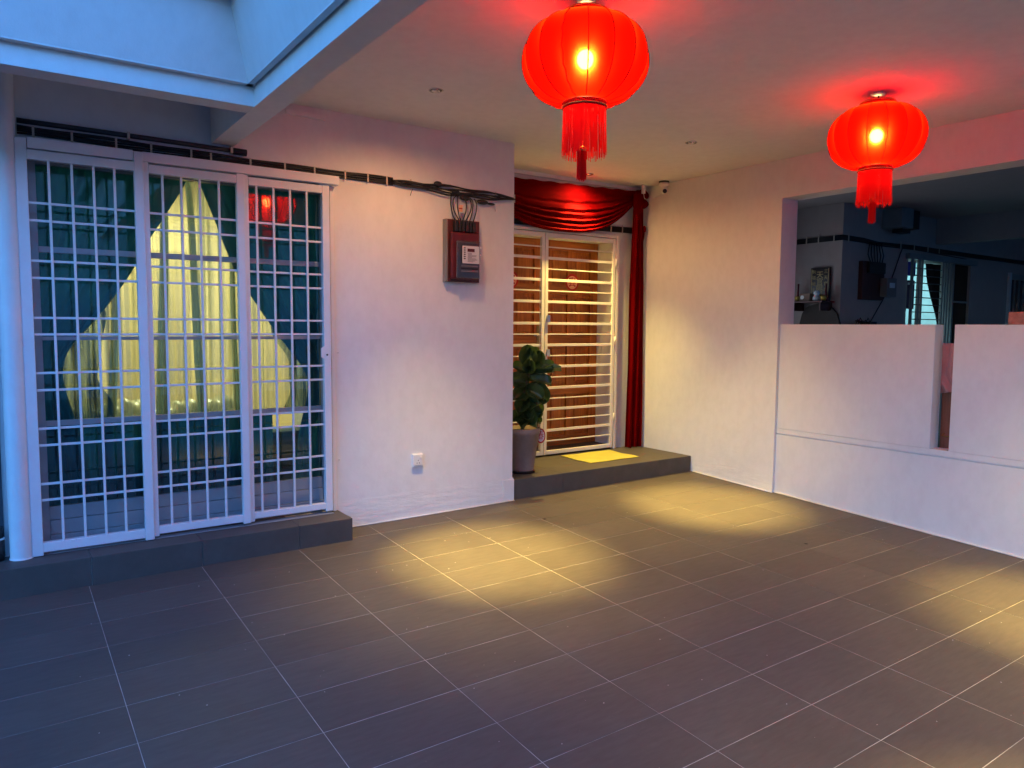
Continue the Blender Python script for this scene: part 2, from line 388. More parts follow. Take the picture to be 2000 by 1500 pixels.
q = MB()
def plinth2(u, v):
    y = -.405 + .95 * u; z = -.05 + .22 * v + .02 * math.sin(y * 9)
    return (X0 - .0035 * (1 - max(0, v - .45) / .55) - .0008 * math.sin(y * 14 + z * 25) * (1 - v), y, z)
q.grid(plinth2, 60, 12); q.build('rough_plinth', PLINTH, pw)
MB().tube([(5.312, -5.2, fz(5.3, -5.2) + .004), (5.312, -.412, fz(5.3, -.41) + .004)], .006).build('sealant_line', SEAL, pw)
MB().tube([(5.282, -.412, fz(5.3, -.41) + .004), (5.282, .545, fz(5.3, .54) + .004)], .005).build('sealant_line', SEAL, pw)

# ------------------------------------------------------------------ sliding glass door behind the grille
gd = thing('sliding_glass_door', (.67, .62, .172), 'aluminium framed tinted glass sliding door behind the white security grille', 'glass door')
yg = .62
MB().box(-.1975, -.160, .585, .655, .173, 2.44).build('frame', ALU, gd, bevel=.002)
MB().box(1.500, 1.5415, .585, .655, .173, 2.44).build('frame', ALU, gd, bevel=.002)
MB().box(-.159, 1.499, .585, .655, 2.39, 2.44).build('frame', ALU, gd, bevel=.002)
for (a, b) in ((-.159, .385), (.386, .960), (.961, 1.499)):
    for (z0, z1) in ((1.894, 1.928), (1.390, 1.412), (.888, .920)):
        MB().box(a, b, yg - .014, yg + .014, z0, z1).build('rail', ALU, gd, bevel=.0015)
    MB().box(a, b, yg - .018, yg + .018, .335, .412).build('bottom_rail', ALU, gd, bevel=.0015)
    MB().box(a, b, yg - .030, yg + .030, .2505, .3325).build('track', ALU, gd, bevel=.0015)
    MB().box(a, b, yg - .045, yg + .030, .1735, .2485).build('sill', ALU, gd, bevel=.0015)
    for (z0, z1) in ((.413, .887), (.921, 1.389), (1.413, 1.893), (1.929, 2.389)):
        MB().box(a + .001, b - .001, yg - .002, yg + .002, z0, z1).build('glass_pane', GLASS, gd)
for x in (.372, .947):
    MB().box(x, x + .027, yg - .019, yg + .019, .413, 2.389).build('stile', ALU, gd, bevel=.0015)

# ------------------------------------------------------------------ security grille of three leaves
BZ = [2.148, 2.052, 1.832, 1.738, 1.518, 1.426, 1.210, 1.114, .897, .802, .582, .490]
def leaf(x0, x1, y, vx, zb, foot, label, sl, sr):
    t = thing('grille_leaf', ((x0 + x1) / 2, y, .18), label, 'security grille', 'three sliding leaves of the window grille')
    MB().box(x0, x0 + sl, y - .02, y + .02, .19 if not foot else .177, 2.49 if foot else 2.44).build('stile', STEEL, t, bevel=.003)
    MB().box(x1 - sr, x1, y - .02, y + .02, .19 if not foot else .179, 2.49 if foot else 2.44).build('stile', STEEL, t, bevel=.003)
    MB().box(x0 + sl, x1 - sr, y - .0195, y + .0195, 2.378, 2.430).build('top_rail', STEEL, t, bevel=.003)
    MB().box(x0 + sl, x1 - sr, y - .0195, y + .0195, zb, .250).build('bottom_rail', STEEL, t, bevel=.003)
    for x in vx: MB().box(x - .0065, x + .0065, y - .0165, y - .0035, .25, 2.378).build('bar', STEEL, t, bevel=.0015)
    for z in BZ: MB().box(x0 + sl, x1 - sr, y - .003, y + .010, z - .0065, z + .0065).build('bar', STEEL, t, bevel=.0015)
    return t
leaf(-.257, .370, .44, (-.104, .006, .113, .218), .195, True, 'leftmost leaf of the white window grille, beside the round downpipe', .054, .050)
leaf(.3705, .952, .462, (.475, .580, .686, .798), .203, False, 'middle leaf of the white window grille, in front of the lit room', .030, .048)
l3 = leaf(.9525, 1.520, .484, (1.034, 1.143, 1.252, 1.364), .208, False, 'rightmost leaf of the white window grille, with the keyhole plate', .030, .050)
lp = MB().prism([(1.448, 1.330), (1.475, 1.348), (1.5, 1.348), (1.5, 1.252), (1.475, 1.252), (1.448, 1.270)], 'y', .4625, .466); lk = lp.build('lock_plate', STEEL, l3, bevel=.001)
MB().lathe([(.0065, .4600), (.0065, .4627)], (1.490, 0, 1.285), 16, axis='y').build('keyhole', BLACK, lk)
trk = thing('grille_track', (.65, .47, 2.44), 'white steel top track carrying the sliding grille leaves', 'track')
MB().box(-.2, .318, .425, .448, 2.438, 2.498).build('track_bar', STEEL, trk, bevel=.003)
MB().box(.371, 1.585, .445, .4675, 2.442, 2.500).build('track_bar', STEEL, trk, bevel=.003)
MB().box(-.2, 1.585, .469, .529, 2.440, 2.502).build('track_bar', STEEL, trk, bevel=.003)
MB().box(-.2, 1.52, .4475, .502, .1735, .1765).build('floor_track', ALU, trk)
for x in (1.455, .93):
    MB().box(x, x + .04, .476, .495, 2.425, 2.4405).build('roller_bracket', STEEL, trk, bevel=.002)
MB().box(1.535, 1.560, .500, .5299, .175, 2.44).build('grille_post', STEEL, trk, bevel=.003)

# curtains inside
def interp0(tb, z):
    for (z1, a), (z0, b) in zip(tb, tb[1:]):
        if z <= z1 and z >= z0:
            t = (z1 - z) / (z1 - z0); return a + (b - a) * t
    return tb[-1][1] if z < tb[-1][0] else tb[0][1]
def interp(tb, z):
    return sum(interp0(tb, z + d * .05) * w_ for d, w_ in ((-2, .12), (-1, .22), (0, .32), (1, .22), (2, .12)))
Ltab = [(2.5, .70), (2.42, .675), (2.0, .43), (1.82, .355), (1.52, .156), (1.34, -.02), (1.2, -.06), (1.09, -.05), (.83, .01), (.17, .12)]
Rtab = [(2.5, .72), (2.42, .75), (1.88, .96), (1.75, 1.04), (1.43, 1.25), (1.155, 1.452), (1.05, 1.465), (.877, 1.424), (.77, 1.39), (.17, 1.30)]
def drape_pts(tab, outer, ph):
    def fn(u, v):
        z = 2.5 - 2.32 * v; xi = interp(tab, z); x = outer + (xi - outer) * u
        am = .03 * (.5 + .5 * min(1, abs(xi - outer)))
        return (x + .01 * math.sin(v * 9 + u * 20), .785 + am * math.sin(u * 2 * math.pi * 7 + ph + v * 1.5) + .012 * math.sin(u * 47 + v * 4), z)
    return fn
c = MB().grid(drape_pts(Ltab, -.34, 0), 120, 60).build('curtain', TEAL); tag(c, 'teal curtain tied back at the left side of the glass door', 'curtain', 'teal curtains behind the glass door')
c = MB().grid(drape_pts(Rtab, 1.80, 2), 120, 60).build('curtain', TEAL); tag(c, 'teal curtain tied back at the right side of the glass door', 'curtain', 'teal curtains behind the glass door')
for k, (xt, xb, wd, lab) in enumerate(((.30, .20, .05, 'narrow sheer strip hanging inside the leftmost bay of the glass door'), (.56, .52, .07, 'grey sheer strip hanging left of the middle of the lit room'),
                                  (.70, .80, .06, 'pleated grey sheer strip falling from the apex of the curtains'), (1.0, 1.0, .05, 'thin sheer strip hanging by the right edge of the middle bay'))):
    def fn(u, v, xt=xt, xb=xb, wd=wd, k=k):
        z = 2.45 - 2.2 * v; x = xt + (xb - xt) * v ** .7 + wd * (.55 + .7 * v) * (u - .5) + .012 * math.sin(v * 5 + k)
        return (x, .93 + .012 * math.sin(u * 2 * math.pi * 2.5 + k + v * 2), z)
    c = MB().grid(fn, 30, 30).build('sheer_curtain', SHEER); tag(c, lab, 'curtain', 'sheer strips behind the glass door')
def vfn(u, v):
    x = -.17 + 1.72 * u; ph = u * 2 * math.pi * 15 + 2.2 * math.sin(u * 9) + .5 * v
    return (x, .885 + .020 * math.sin(ph) + .010 * math.sin(ph * 2.3 + 1), 2.46 - 1.58 * v)
def lfn(u, v):
    x = -.17 + 1.40 * u; ph = u * 2 * math.pi * 13 + 2.0 * math.sin(u * 8) + .4 * v
    return (x, .845 + .018 * math.sin(ph) + .008 * math.sin(ph * 2.2), .885 - .70 * v)
c = MB().grid(lfn, 220, 10).build('cafe_curtain', TEAL); tag(c, 'short teal curtain across the lower part of the glass door', 'curtain')
c = MB().grid(vfn, 240, 12).build('voile_curtain', VOILE); tag(c, 'wide cream voile curtain hanging across the lit room behind the glass door', 'curtain')
rd = thing('room_door', (.95, 3.98, .172), 'pale inner door on the far wall of the lit room', 'door')
MB().box(.62, 1.30, 3.955, 3.999, .173, 2.25).build('leaf', mat('inner_door_paint', (.50, .40, .22), .6), rd, bevel=.01)
MB().box(.55, .60, 3.94, 3.999, .173, 2.32).build('frame', mat('inner_frame_paint', (.60, .50, .30), .5), rd)
for nm_, o0, tb_, lab in (('l', -.17, [(1.62, .17), (1.45, .20), (1.2, .12), (1.0, .20), (.86, .24)], 'loose sheer teal fold inside the left tied back curtain'), ('r', 1.55, [(1.55, 1.20), (1.4, 1.24), (1.2, 1.36), (1.0, 1.34), (.86, 1.28)], 'loose sheer teal fold inside the right tied back curtain')):
    def sfn(u, v, o0=o0, tb_=tb_):
        z = 1.62 - .76 * v; xi = interp(tb_, z) + .012 * math.sin(v * 17)
        return (o0 + (xi - o0) * u, .825 + .012 * math.sin(u * 26 + v * 3), z)
    c = MB().grid(sfn, 60, 24).build('sheer_fold', TVOILE); tag(c, lab, 'curtain', 'loose sheer folds of the curtains')
sofa = thing('sofa', (.6, 1.4, .172), 'dark sofa seen from behind through the glass door, wrapped cushions on its back', 'sofa')
MB().box(-.5, 1.20, 1.10, 1.32, .173, .86).build('backrest', SOFA, sofa, bevel=.04)
MB().box(1.215, 1.75, 1.05, 1.30, .173, .70).build('armrest', SOFA, sofa, bevel=.04)
MB().box(-.5, 1.20, 1.32, 1.95, .173, .55).build('seat', SOFA, sofa, bevel=.04)
def wrap(u, v):
    a = math.pi * v; x = -.4 + 1.55 * u
    return (x, 1.21 - .13 * math.cos(a), .84 + (.10 + .035 * math.sin(u * 23) * math.sin(u * 7 + 1) + .015 * math.sin(u * 90 + v * 8)) * math.sin(a))
MB().grid(wrap, 120, 10).build('plastic_wrap', THROW, sofa)
rl = thing('room_light', (.9, 2.7, 2.95), 'warm ceiling light of the room behind the glass door', 'ceiling light')
MB().box(.5, 1.3, 2.62, 2.78, 2.955, 2.995).build('diffuser', emit('room_light_diffuser', (1, .93, .62), 2), rl, bevel=.01)
al = bpy.data.lights.new('room_lamp', 'AREA'); al.energy = 27; al.color = (1, .90, .60); al.shape = 'RECTANGLE'; al.size = .8; al.size_y = .6
ao = bpy.data.objects.new('room_lamp', al); COL.objects.link(ao); ao.location = (.9, 2.7, 2.94); 

# ------------------------------------------------------------------ round downpipe at the left
dp = thing('downpipe', (-.305, .40, .173), 'thick round white downpipe standing on the step left of the grille', 'downpipe')
MB().lathe([(.056, .174), (.056, 2.94)], (-.305, .455, 0), 40, cap=False).build('pipe', PIPE, dp)
MB().lathe([(.060, .1735), (.0585, .180), (.0562, .181)], (-.305, .455, 0), 40, cap=False).build('sealant_ring', SEAL, dp)
dk = thing('garden_pipe', (-.44, .42, .173), 'black pipe with a white collar in the dark gap left of the downpipe', 'pipe')
MB().lathe([(.03, .174), (.03, .29)], (-.415, .47, 0), 20).build('pipe', BLACK, dk)
MB().lathe([(.034, .2905), (.034, .30)], (-.415, .47, 0), 20).build('collar', WPLAST, dk)
MB().lathe([(.028, .3005), (.028, .36)], (-.415, .47, 0), 20).build('pipe', BLACK, dk)
sp = MB().box(-1.7, -.382, .515, .531, .18, 2.55).build('side_shutter', NDARK); tag(sp, 'dark shutter against the wall left of the downpipe', 'shutter')

# ------------------------------------------------------------------ cable run, conduit, meter
def clipset(parent, xs, z0, z1, y, w=.012):
    for x, zt, zb in xs: MB().box(x - w / 2, x + w / 2, y - .004, y, zb, zt).build('clip', CLIP, parent, bevel=.001)
cb = thing('cable_bundle', (1.4, .51, 2.5), 'bundle of black cables clipped along the top of the white house front', 'cables')
def czx(x): return 2.536 - .012 * (x - .2) / 2 - .004 * math.sin(x * 2.1)
offs = [-.030, -.020, -.010, .001, .012, .023, .031]
for k, dz in enumerate(offs):
    pts = []
    for i in range(46):
        x = -.24 + (2.02 + .24) * i / 45; pts.append((x, YW - .009 - .003 * (k % 2), czx(x) + dz * (1 if x < .5 else max(.72, 1 - (x - .5) * .35)) + .003 * math.sin(x * (5 + k) + k) - (.016 if k < 2 and x < .3 else 0)))
    MB().tube(pts, .0058, 6).build('cable', BLACK, cb)
PX = [62, 134, 219, 289, 366, 405, 486, 554, 612, 672, 717, 754, 801]
def wx(px):   # wall coordinate of the clips, measured along the wall
    tb = [(35, -.235), (62, -.165), (134, .02), (219, .243), (289, .43), (366, .655), (405, .77), (486, 1.012), (554, 1.235), (612, 1.437), (672, 1.655), (717, 1.824), (754, 1.97), (801, 2.16)]
    return dict(tb)[px]
clipset(cb, [(wx(p), czx(wx(p)) + (.037 if p < 400 else .030), czx(wx(p)) - (.037 if p < 400 else .031) - (.012 if p < 300 else 0)) for p in PX], 0, 0, YW - .017)
def loose(z0s, z1s, sag, k):
    pts = []
    for i in range(26):
        t = i / 25; x = 2.02 + (3.09 - 2.02) * t
        pts.append((x, YW - .012 - .012 * math.sin(math.pi * t) - .002 * k, z0s + (z1s - z0s) * t + sag * math.sin(math.pi * t) + .006 * math.sin(t * 17 + k)))
    return pts
for k, (a, b, sg) in enumerate(((2.535, 2.522, .010), (2.530, 2.517, .020), (2.526, 2.512, -.010), (2.521, 2.506, -.018), (2.516, 2.501, -.028), (2.523, 2.509, .002))):
    MB().tube(loose(a, b, sg, k), .0060, 6).build('cable', BLACK, cb)
clipset(cb, [(2.905, 2.548, 2.490), (3.085, 2.545, 2.480)], 0, 0, YW - .02)
for c_, r__, s__ in (((2.385, YW - .022, 2.548), .028, (1.3, .6, .8)), ((2.62, YW - .024, 2.470), .028, (1.6, .7, .8)), ((2.78, YW - .024, 2.455), .024, (2.2, .7, .8)), ((2.86, YW - .022, 2.448), .014, (2.6, .7, .7)), ((2.54, YW - .024, 2.505), .024, (1.5, .6, .8))):
    MB().sphere(c_, r__, 12, s__).build('taped_joint', BLACK, cb)
MB().tube([(2.90, YW - .02, 2.45), (2.90, YW - .02, 2.42), (2.904, YW - .02, 2.395)], .0015, 5).build('cable_tail', BLACK, cb)
MB().tube([(2.175, YW - .02, 2.49), (2.16, YW - .02, 2.455), (2.155, YW - .022, 2.44)], .002, 5).build('cable_tail', BLACK, cb)
cn = thing('conduit', (.4, .5, 2.59), 'dark conduit pipe above the cables, ending under the ceiling beam', 'conduit')
MB().tube([(-.24, YW - .022, 2.596), (.40, YW - .022, 2.594), (.985, YW - .022, 2.588)], .0145, 12).build('pipe', DARKPVC, cn)
MB().tube([(.90, YW - .024, 2.587), (.985, YW - .024, 2.586), (.986, YW - .024, 2.586)], .021, 12).build('elbow', BLACK, cn)
for x in (.30, .885): MB().box(x, x + .014, YW - .045, YW - .002, 2.570, 2.612).build('clip', CLIP, cn, bevel=.001)
mb = thing('electricity_meter', (2.59, .49, 1.82), 'electricity meter on a dark red board, black cables looping in from above', 'electricity meter')
MB().box(2.452, 2.735, .478, .5295, 1.826, 2.296).build('backboard', BOARD, mb, bevel=.002)
MB().box(2.4375, 2.4515, .476, .5295, 1.826, 2.296).build('side_plate', mat('grey_side_plate', (.22, .20, .19), .6), mb, bevel=.001)
for k in range(6):
    x = 2.508 + .032 * k
    MB().box(x - .0125, x + .0125, .440, .4775, 2.205, 2.283).build('fuse_holder', BLACK, mb, bevel=.003)
cvr = MB().box(2.468, 2.716, .445, .4775, 1.845, 2.200).build('red_cover', METERR, mb, bevel=.012)
MB().box(2.505, 2.700, .425, .4448, 1.855, 2.130).build('meter_body', METERG, mb, bevel=.008)
MB().box(2.497, 2.705, .412, .4245, 1.850, 2.136).build('clear_cover', CLEAR, mb, bevel=.008)
lab = MB().box(2.541, 2.690, .4085, .4117, 1.964, 2.096).build('label_plate', LABEL, mb)
MB().box(2.585, 2.648, .4070, .4083, 2.052, 2.076).build('display', LCD, mb)
lm = MB()
for k in range(9): lm.box(2.587, 2.587 + random.uniform(.03, .085), .4072, .4083, 2.040 - .008 * k, 2.0425 - .008 * k)
for k in range(6): lm.box(2.552, 2.568, .4072, .4083, 2.075 - .016 * k, 2.083 - .016 * k)
tag(lm.build('printed_marks', INK, mb), kind='stuff')
for k in range(3): MB().box(2.53, 2.68, .4110, .4117, 1.94 - .02 * k, 1.95 - .02 * k).build('terminal_strip', BLACK if k % 2 else METERG, mb)
for z in (2.085, 2.03): MB().sphere((2.704, .408, z), .007, 8).build('seal', WPLAST, mb)
loops = [((2.50, 2.49), (2.478, 2.40), 2.508), ((2.545, 2.485), (2.50, 2.38), 2.545), ((2.60, 2.48), (2.612, 2.37), 2.575), ((2.64, 2.478), (2.655, 2.38), 2.60), ((2.66, 2.475), (2.672, 2.39), 2.635), ((2.70, 2.47), (2.705, 2.38), 2.668), ((2.55, 2.50), (2.535, 2.40), 2.56)]
for (a, m_, e) in loops:
    P = [Vector((a[0], .500, a[1])), Vector((m_[0] + .004, .482, (a[1] + m_[1]) / 2 + .012)), Vector((m_[0], .476, m_[1])), Vector(((m_[0] + e) / 2, .470, 2.325)), Vector((e, .462, 2.288)), Vector((e, .46, 2.27))]
    pts = []
    for i in range(len(P) - 1):
        p0, p1, p2, p3 = P[max(i - 1, 0)], P[i], P[i + 1], P[min(i + 2, len(P) - 1)]
        for s_ in range(6):
            t = s_ / 6; pts.append(.5 * ((2 * p1) + (p2 - p0) * t + (2 * p0 - 5 * p1 + 4 * p2 - p3) * t * t + (3 * p1 - p0 - 3 * p2 + p3) * t ** 3))
    pts.append(P[-1]); MB().tube(pts, .0048, 6).build('cable', BLACK, mb)
tg = MB().box(2.540, 2.572, .4605, .4640, 2.355, 2.405).build('paper_tag', CREAMP, mb)
MB().box(2.541, 2.571, .4598, .4604, 2.375, 2.383).build('printed_band', REDP, tg)

# socket, screws
sk = thing('power_socket', (2.212, .52, .41), 'white three pin power socket with switch low on the house front', 'socket')
MB().box(2.168, 2.256, .512, .5299, .418, .520).build('back_box', WPLAST, sk, bevel=.002)
MB().box(2.171, 2.253, .506, .5118, .432, .516).build('face_plate', WPLAST, sk, bevel=.003)
for (dx, dz) in ((0, .010), (-.010, -.010), (.010, -.010)): MB().box(2.212 + dx - .0025, 2.212 + dx + .0025, .5052, .5062, .462 + dz - .004, .462 + dz + .003).build('pin_hole', INK, sk)
MB().box(2.226, 2.238, .502, .5058, .484, .502).build('switch', WPLAST, sk, bevel=.001)
for z, lab_ in ((1.295, 'small screw hook in the wall beside the keyhole of the grille'), (.535, 'small screw hook low in the wall beside the grille')):
    h = MB().tube([(1.59, .5295, z), (1.59, .512, z), (1.59, .506, z + .008)], .0022, 6).build('wall_hook', WPLAST); tag(h, lab_, 'hook', 'hooks beside the grille')

# ------------------------------------------------------------------ entrance: doors, gate, drape
for nm, x0, x1, lab_, hx in (('l', 3.425, 4.187, 'left leaf of the panelled wooden entrance door, with the lever handle', 4.14), ('r', 4.190, 4.928, 'right leaf of the panelled wooden entrance door', None)):
    t = thing('wooden_door', ((x0 + x1) / 2, 1.62, .249), lab_, 'door', 'double leaf entrance door')
    sw = .10
    MB().box(x0, x0 + sw, 1.585, 1.635, .25, 2.370).build('stile', WOOD, t, bevel=.002)
    MB().box(x1 - sw, x1, 1.585, 1.635, .25, 2.370).build('stile', WOOD, t, bevel=.002)
    xm = (x0 + x1) / 2
    zs = [.25, .78, 1.30, 1.82, 2.27]
    for k, z in enumerate(zs): MB().box(x0 + sw, x1 - sw, 1.587, 1.633, z, z + .10).build('rail', WOODH, t, bevel=.002)
    for k in range(4):
        za, zb = zs[k] + .10, zs[k + 1]
        MB().box(xm - .04, xm + .04, 1.588, 1.632, za, zb).build('mullion', WOOD, t, bevel=.002)
        for (a, b) in ((x0 + sw, xm - .04), (xm + .04, x1 - sw)):
            MB().box(a, b, 1.605, 1.625, za, zb).box(a + .035, b - .035, 1.594, 1.606, za + .035, zb - .035).build('panel', WOOD, t, bevel=.006)
    if hx:
        p = MB().box(hx - .02, hx + .02, 1.578, 1.5849, 1.27, 1.50).build('handle_plate', mat('brass_plate', (.35, .25, .10), .3, .9), t, bevel=.004)
        MB().tube([(hx, 1.578, 1.40), (hx, 1.545, 1.40), (hx - .09, 1.54, 1.40)], .008, 8).build('handle', CHROME, p)
def roundsticker(cx, cz, y, r, label, tilt=0, name='paper_sticker'):
    t = thing(name, (cx, y, cz - r), label, 'sticker', 'round red new year paper cuts')
    MB().lathe([(r, y - .0012), (r, y)], (cx, 0, cz), 36, axis='y').build('disc', REDP, t)
    MB().lathe([(r * .76, y - .0022), (r * .76, y - .0014)], (cx, 0, cz), 36, axis='y').build('face', CREAMP, t)
    for a in range(4):
        an = a * math.pi / 2 + math.pi / 4
        MB().lathe([(r * .11, y - .0022), (r * .11, y - .0014)], (cx + math.cos(an) * r * .56, -.0012, cz + math.sin(an) * r * .56), 10, axis='y').build('dot', REDP, t)
    text('character', '春', r * 1.15, REDP, t, (cx, y - .0028, cz + .002), '-y', .0006)
    return t
roundsticker(4.577, 1.95, 1.5845, .088, 'round red new year paper cut on the right door leaf')
roundsticker(3.800, 1.95, 1.5845, .088, 'round red paper cut on the left door leaf, half hidden by the wall corner')
def gleaf(x0, x1, label, latch):
    t = thing('gate_leaf', ((x0 + x1) / 2, 1.30, .22), label, 'gate', 'double leaf steel entrance gate')
    for a in (x0, x1 - .036): MB().box(a, a + .036, 1.283, 1.318, .228, 2.395).build('stile', GATEM, t, bevel=.003)
    MB().box(x0 + .036, x1 - .036, 1.2835, 1.3175, 2.348, 2.394).build('top_rail', GATEM, t, bevel=.003)
    MB().box(x0 + .036, x1 - .036, 1.2835, 1.3175, .229, .268).build('bottom_rail', GATEM, t, bevel=.003)
    for k in range(19):
        z = 2.258 - .1053 * k; h = .0055 if k % 2 == 0 else .0125
        MB().box(x0 + .036, x1 - .036, 1.292, 1.309, z - h, z + h).build('bar', GATEM, t, bevel=.0015)
    if latch:
        for z in (1.53, 1.20): MB().box(x0 + .02, x0 + .055, 1.268, 1.282, z, z + .07).build('latch', CHROME, t, bevel=.002)
    else: 
        pass
    return t
gleaf(3.115, 3.990, 'left leaf of the white barred entrance gate, behind the potted plant', False)
gl2 = gleaf(3.996, 4.905, 'right leaf of the white barred entrance gate, beside the red drape', True)
for z in (.50, 1.30, 2.1): MB().lathe([(.011, z), (.011, z + .09)], (4.912, 1.285, 0), 12).build('hinge', GATEM, gl2)
gf = thing('gateway', (4.0, 1.31, .211), 'white steel frame fixed around the barred entrance gate', 'gateway')
MB().box(4.918, 4.952, 1.287, 1.3295, .2105, 2.432).build('post', GATEM, gf, bevel=.003)
MB().box(3.10, 4.9175, 1.287, 1.3295, 2.400, 2.432).build('lintel_bar', GATEM, gf, bevel=.003)
cb2 = thing('cable_bundle', (4.2, 1.31, 2.46), 'short run of black cables on the recess wall behind the red swag', 'cables')
for k, dz in enumerate((-.024, -.012, 0, .012, .024)): MB().tube([(3.10, 1.321, 2.475 + dz), (4.1, 1.321, 2.485 + dz), (5.287, 1.321, 2.508 + dz)], .0062, 6).build('cable', BLACK, cb2)
clipset(cb2, [(4.86, 2.545, 2.46), (5.02, 2.547, 2.462)], 0, 0, 1.313)

dr = thing('red_drape', (4.2, 1.25, .22), 'red satin swag over the entrance with a long tail hanging at the right', 'drape')
def ztop(x): return 2.853 + (x - 3.12) * .0245
def lowz(u):   # lower hem of the swag
    a = abs(2 * u - 1); return 2.405 + .44 * a ** 2.6
def swag(u, v):
    x = 3.12 + 2.08 * u; top = ztop(x); lo = min(lowz(u), top - .02)
    s_ = v ** .85; z = top + (lo - top) * s_
    edge = math.sin(math.pi * min(1, max(0, u))) ** .5
    fold = (math.sin(2 * math.pi * (6.2 * v ** 1.6) + .5) * .012 + math.sin(2 * math.pi * 11 * v ** 1.3 + u * 6) * .005) * min(1, v * 1.6 + .08) * (.35 + .65 * edge)
    return (x, 1.268 - .055 * math.sin(math.pi * v * .6) * edge + fold, z + .004 * math.sin(u * 60) * (1 - v))
MB().grid(swag, 110, 90).build('swag', REDF, dr)
def tail(u, v):
    z = 2.72 - 2.505 * v
    wl = 5.095 + (-.030) * min(1, v * 3) - .03 * v; wr_ = 5.215 + .035 * min(1, v * 3.2)
    x = wl + (wr_ - wl) * u
    if .07 < v < .13: x += (.0 + .02 * math.sin((v - .07) / .06 * math.pi)) * u
    return (x, 1.222 + .016 * math.sin(u * 2 * math.pi * 2.6 + .5 * v) + .008 * math.sin(u * 31 + v * 6), z + .006 * math.sin(u * 14) * (1 if v > .99 else 0))
MB().grid(tail, 70, 60).build('tail', REDF, dr)
kn = MB()
def puff(cx, cz, rx, rz, ry=.05):
    def fn(u, v):
        a = 2 * math.pi * u; b = math.pi * v; w_ = 1 + .10 * math.sin(a * 5 + b * 3)
        return (cx + rx * w_ * math.sin(b) * math.cos(a), 1.225 - ry * math.sin(b) * math.sin(a) * w_, cz - rz * math.cos(b))
    kn.grid(fn, 36, 14)
puff(5.215, 2.86, .068, .065); puff(5.225, 2.775, .055, .050); puff(5.145, 2.80, .060, .11, .045); puff(5.15, 2.71, .050, .06, .04)
kn.build('rosette', REDF, dr)
MB().sphere((5.238, 1.21, 2.515), .022, 12, (.8, .8, 1.6)).build('tie', REDF, dr)
bx = thing('junction_box', (5.165, 1.15, 2.83), 'small white cable box in front of the rosette of the red drape', 'junction box')
MB().box(5.135, 5.170, 1.135, 1.165, 2.862, 2.950).build('box', WPLAST, bx, bevel=.006)
MB().tube([(5.155, 1.15, 2.862), (5.165, 1.145, 2.812), (5.215, 1.12, 2.80), (5.27, 1.06, 2.835), (5.284, 1.0, 2.86), (5.250, .93, 2.925)], .0025, 6).build('cable', WPLAST, bx)
cc = thing('security_camera', (5.19, .90, 2.81), 'white ball security camera with black lens under the porch ceiling corner', 'camera')
MB().lathe([(.052, 2.9525), (.052, 2.936)], (5.19, .90, 0), 28).build('ceiling_plate', BLACK, cc)
MB().lathe([(.050, 2.9355), (.047, 2.912), (.03, 2.905), (.022, 2.89)], (5.19, .90, 0), 28).build('mount', WPLAST, cc)
MB().sphere((5.19, .895, 2.862), .036, 20).build('ball', WPLAST, cc)
fd = Vector((-.55, -.75, -.32)).normalized(); c0 = Vector((5.19, .895, 2.862)) + fd * .024
MB().tube([tuple(c0), tuple(c0 + fd * .016)], .021, 16).build('lens', BLACK, cc)

# ------------------------------------------------------------------ doormat
dm = MB()
def mt(u, v):
    x = 4.155 + .63 * u; y = .765 + .455 * v
    x += .006 * math.sin(v * 9); y += .005 * math.sin(u * 11 + 1) + .01 * (u - .5)
    return (x + .03 * (v - .5) * .3, y, .2155 + .0015 * math.sin(u * 14) * math.sin(v * 9))
dm.grid(mt, 50, 34); o = dm.build('doormat', MATM, solid=.006); tag(o, 'thin yellow doormat on the entrance step before the gate', 'doormat')

# ------------------------------------------------------------------ potted fiddle leaf fig
pt = thing('plant_pot', (3.395, .80, .21), 'tapered grey stone plant pot on the entrance step', 'pot')
PC = (3.385, .79, 0)
MB().lathe([(.112, .2115), (.114, .232), (.118, .234)], PC, 40).build('saucer', mat('dark_saucer', (.05, .035, .035), .6), pt)
MB().lathe([(.10, .2345), (.104, .26), (.148, .55), (.152, .552), (.156, .60), (.150, .606), (.140, .604), (.134, .57), (.01, .568)], PC, 48, cap=False, rr=lambda a: 1 + .003 * math.sin(a * 24)).build('pot', POTM, pt)
MB().lathe([(.001, .585), (.06, .582), (.134, .574)], PC, 30, cap=False).build('soil', SOIL, pt)
def leafmat():
    m, nt, b = base('fiddle_leaf'); oi = nt.nodes.new('ShaderNodeObjectInfo')
    n = noise(nt, 14, 5); rr = ramp(nt, n.outputs[0], [(.3, (.022, .050, .020)), (.7, (.040, .085, .028))])
    r3 = ramp(nt, oi.outputs['Random'], [(0, (.75, .75, .8)), (1, (1.5, 1.4, 1.2))])
    k = nt.nodes.new('ShaderNodeMix'); k.data_type = 'RGBA'; k.blend_type = 'MULTIPLY'; k.inputs[0].default_value = 1
    nt.links.new(rr.outputs[0], k.inputs[6]); nt.links.new(r3.outputs[0], k.inputs[7]); nt.links.new(k.outputs[2], b.inputs['Base Color'])
    b.inputs['Roughness'].default_value = .38; bump(nt, b, n.outputs[0], .2, .005)
    t = nt.nodes.new('ShaderNodeBsdfTranslucent'); t.inputs[0].default_value = (.10, .17, .03, 1)
    x = nt.nodes.new('ShaderNodeMixShader'); x.inputs[0].default_value = .22
    nt.links.new(b.outputs[0], x.inputs[1]); nt.links.new(t.outputs[0], x.inputs[2]); nt.links.new(x.outputs[0], nt.nodes['Material Output'].inputs[0]); return m
LEAF = leafmat()
LEAF2 = mat('new_leaf_green', (.10, .15, .05), .4, var=.3, scale=30)
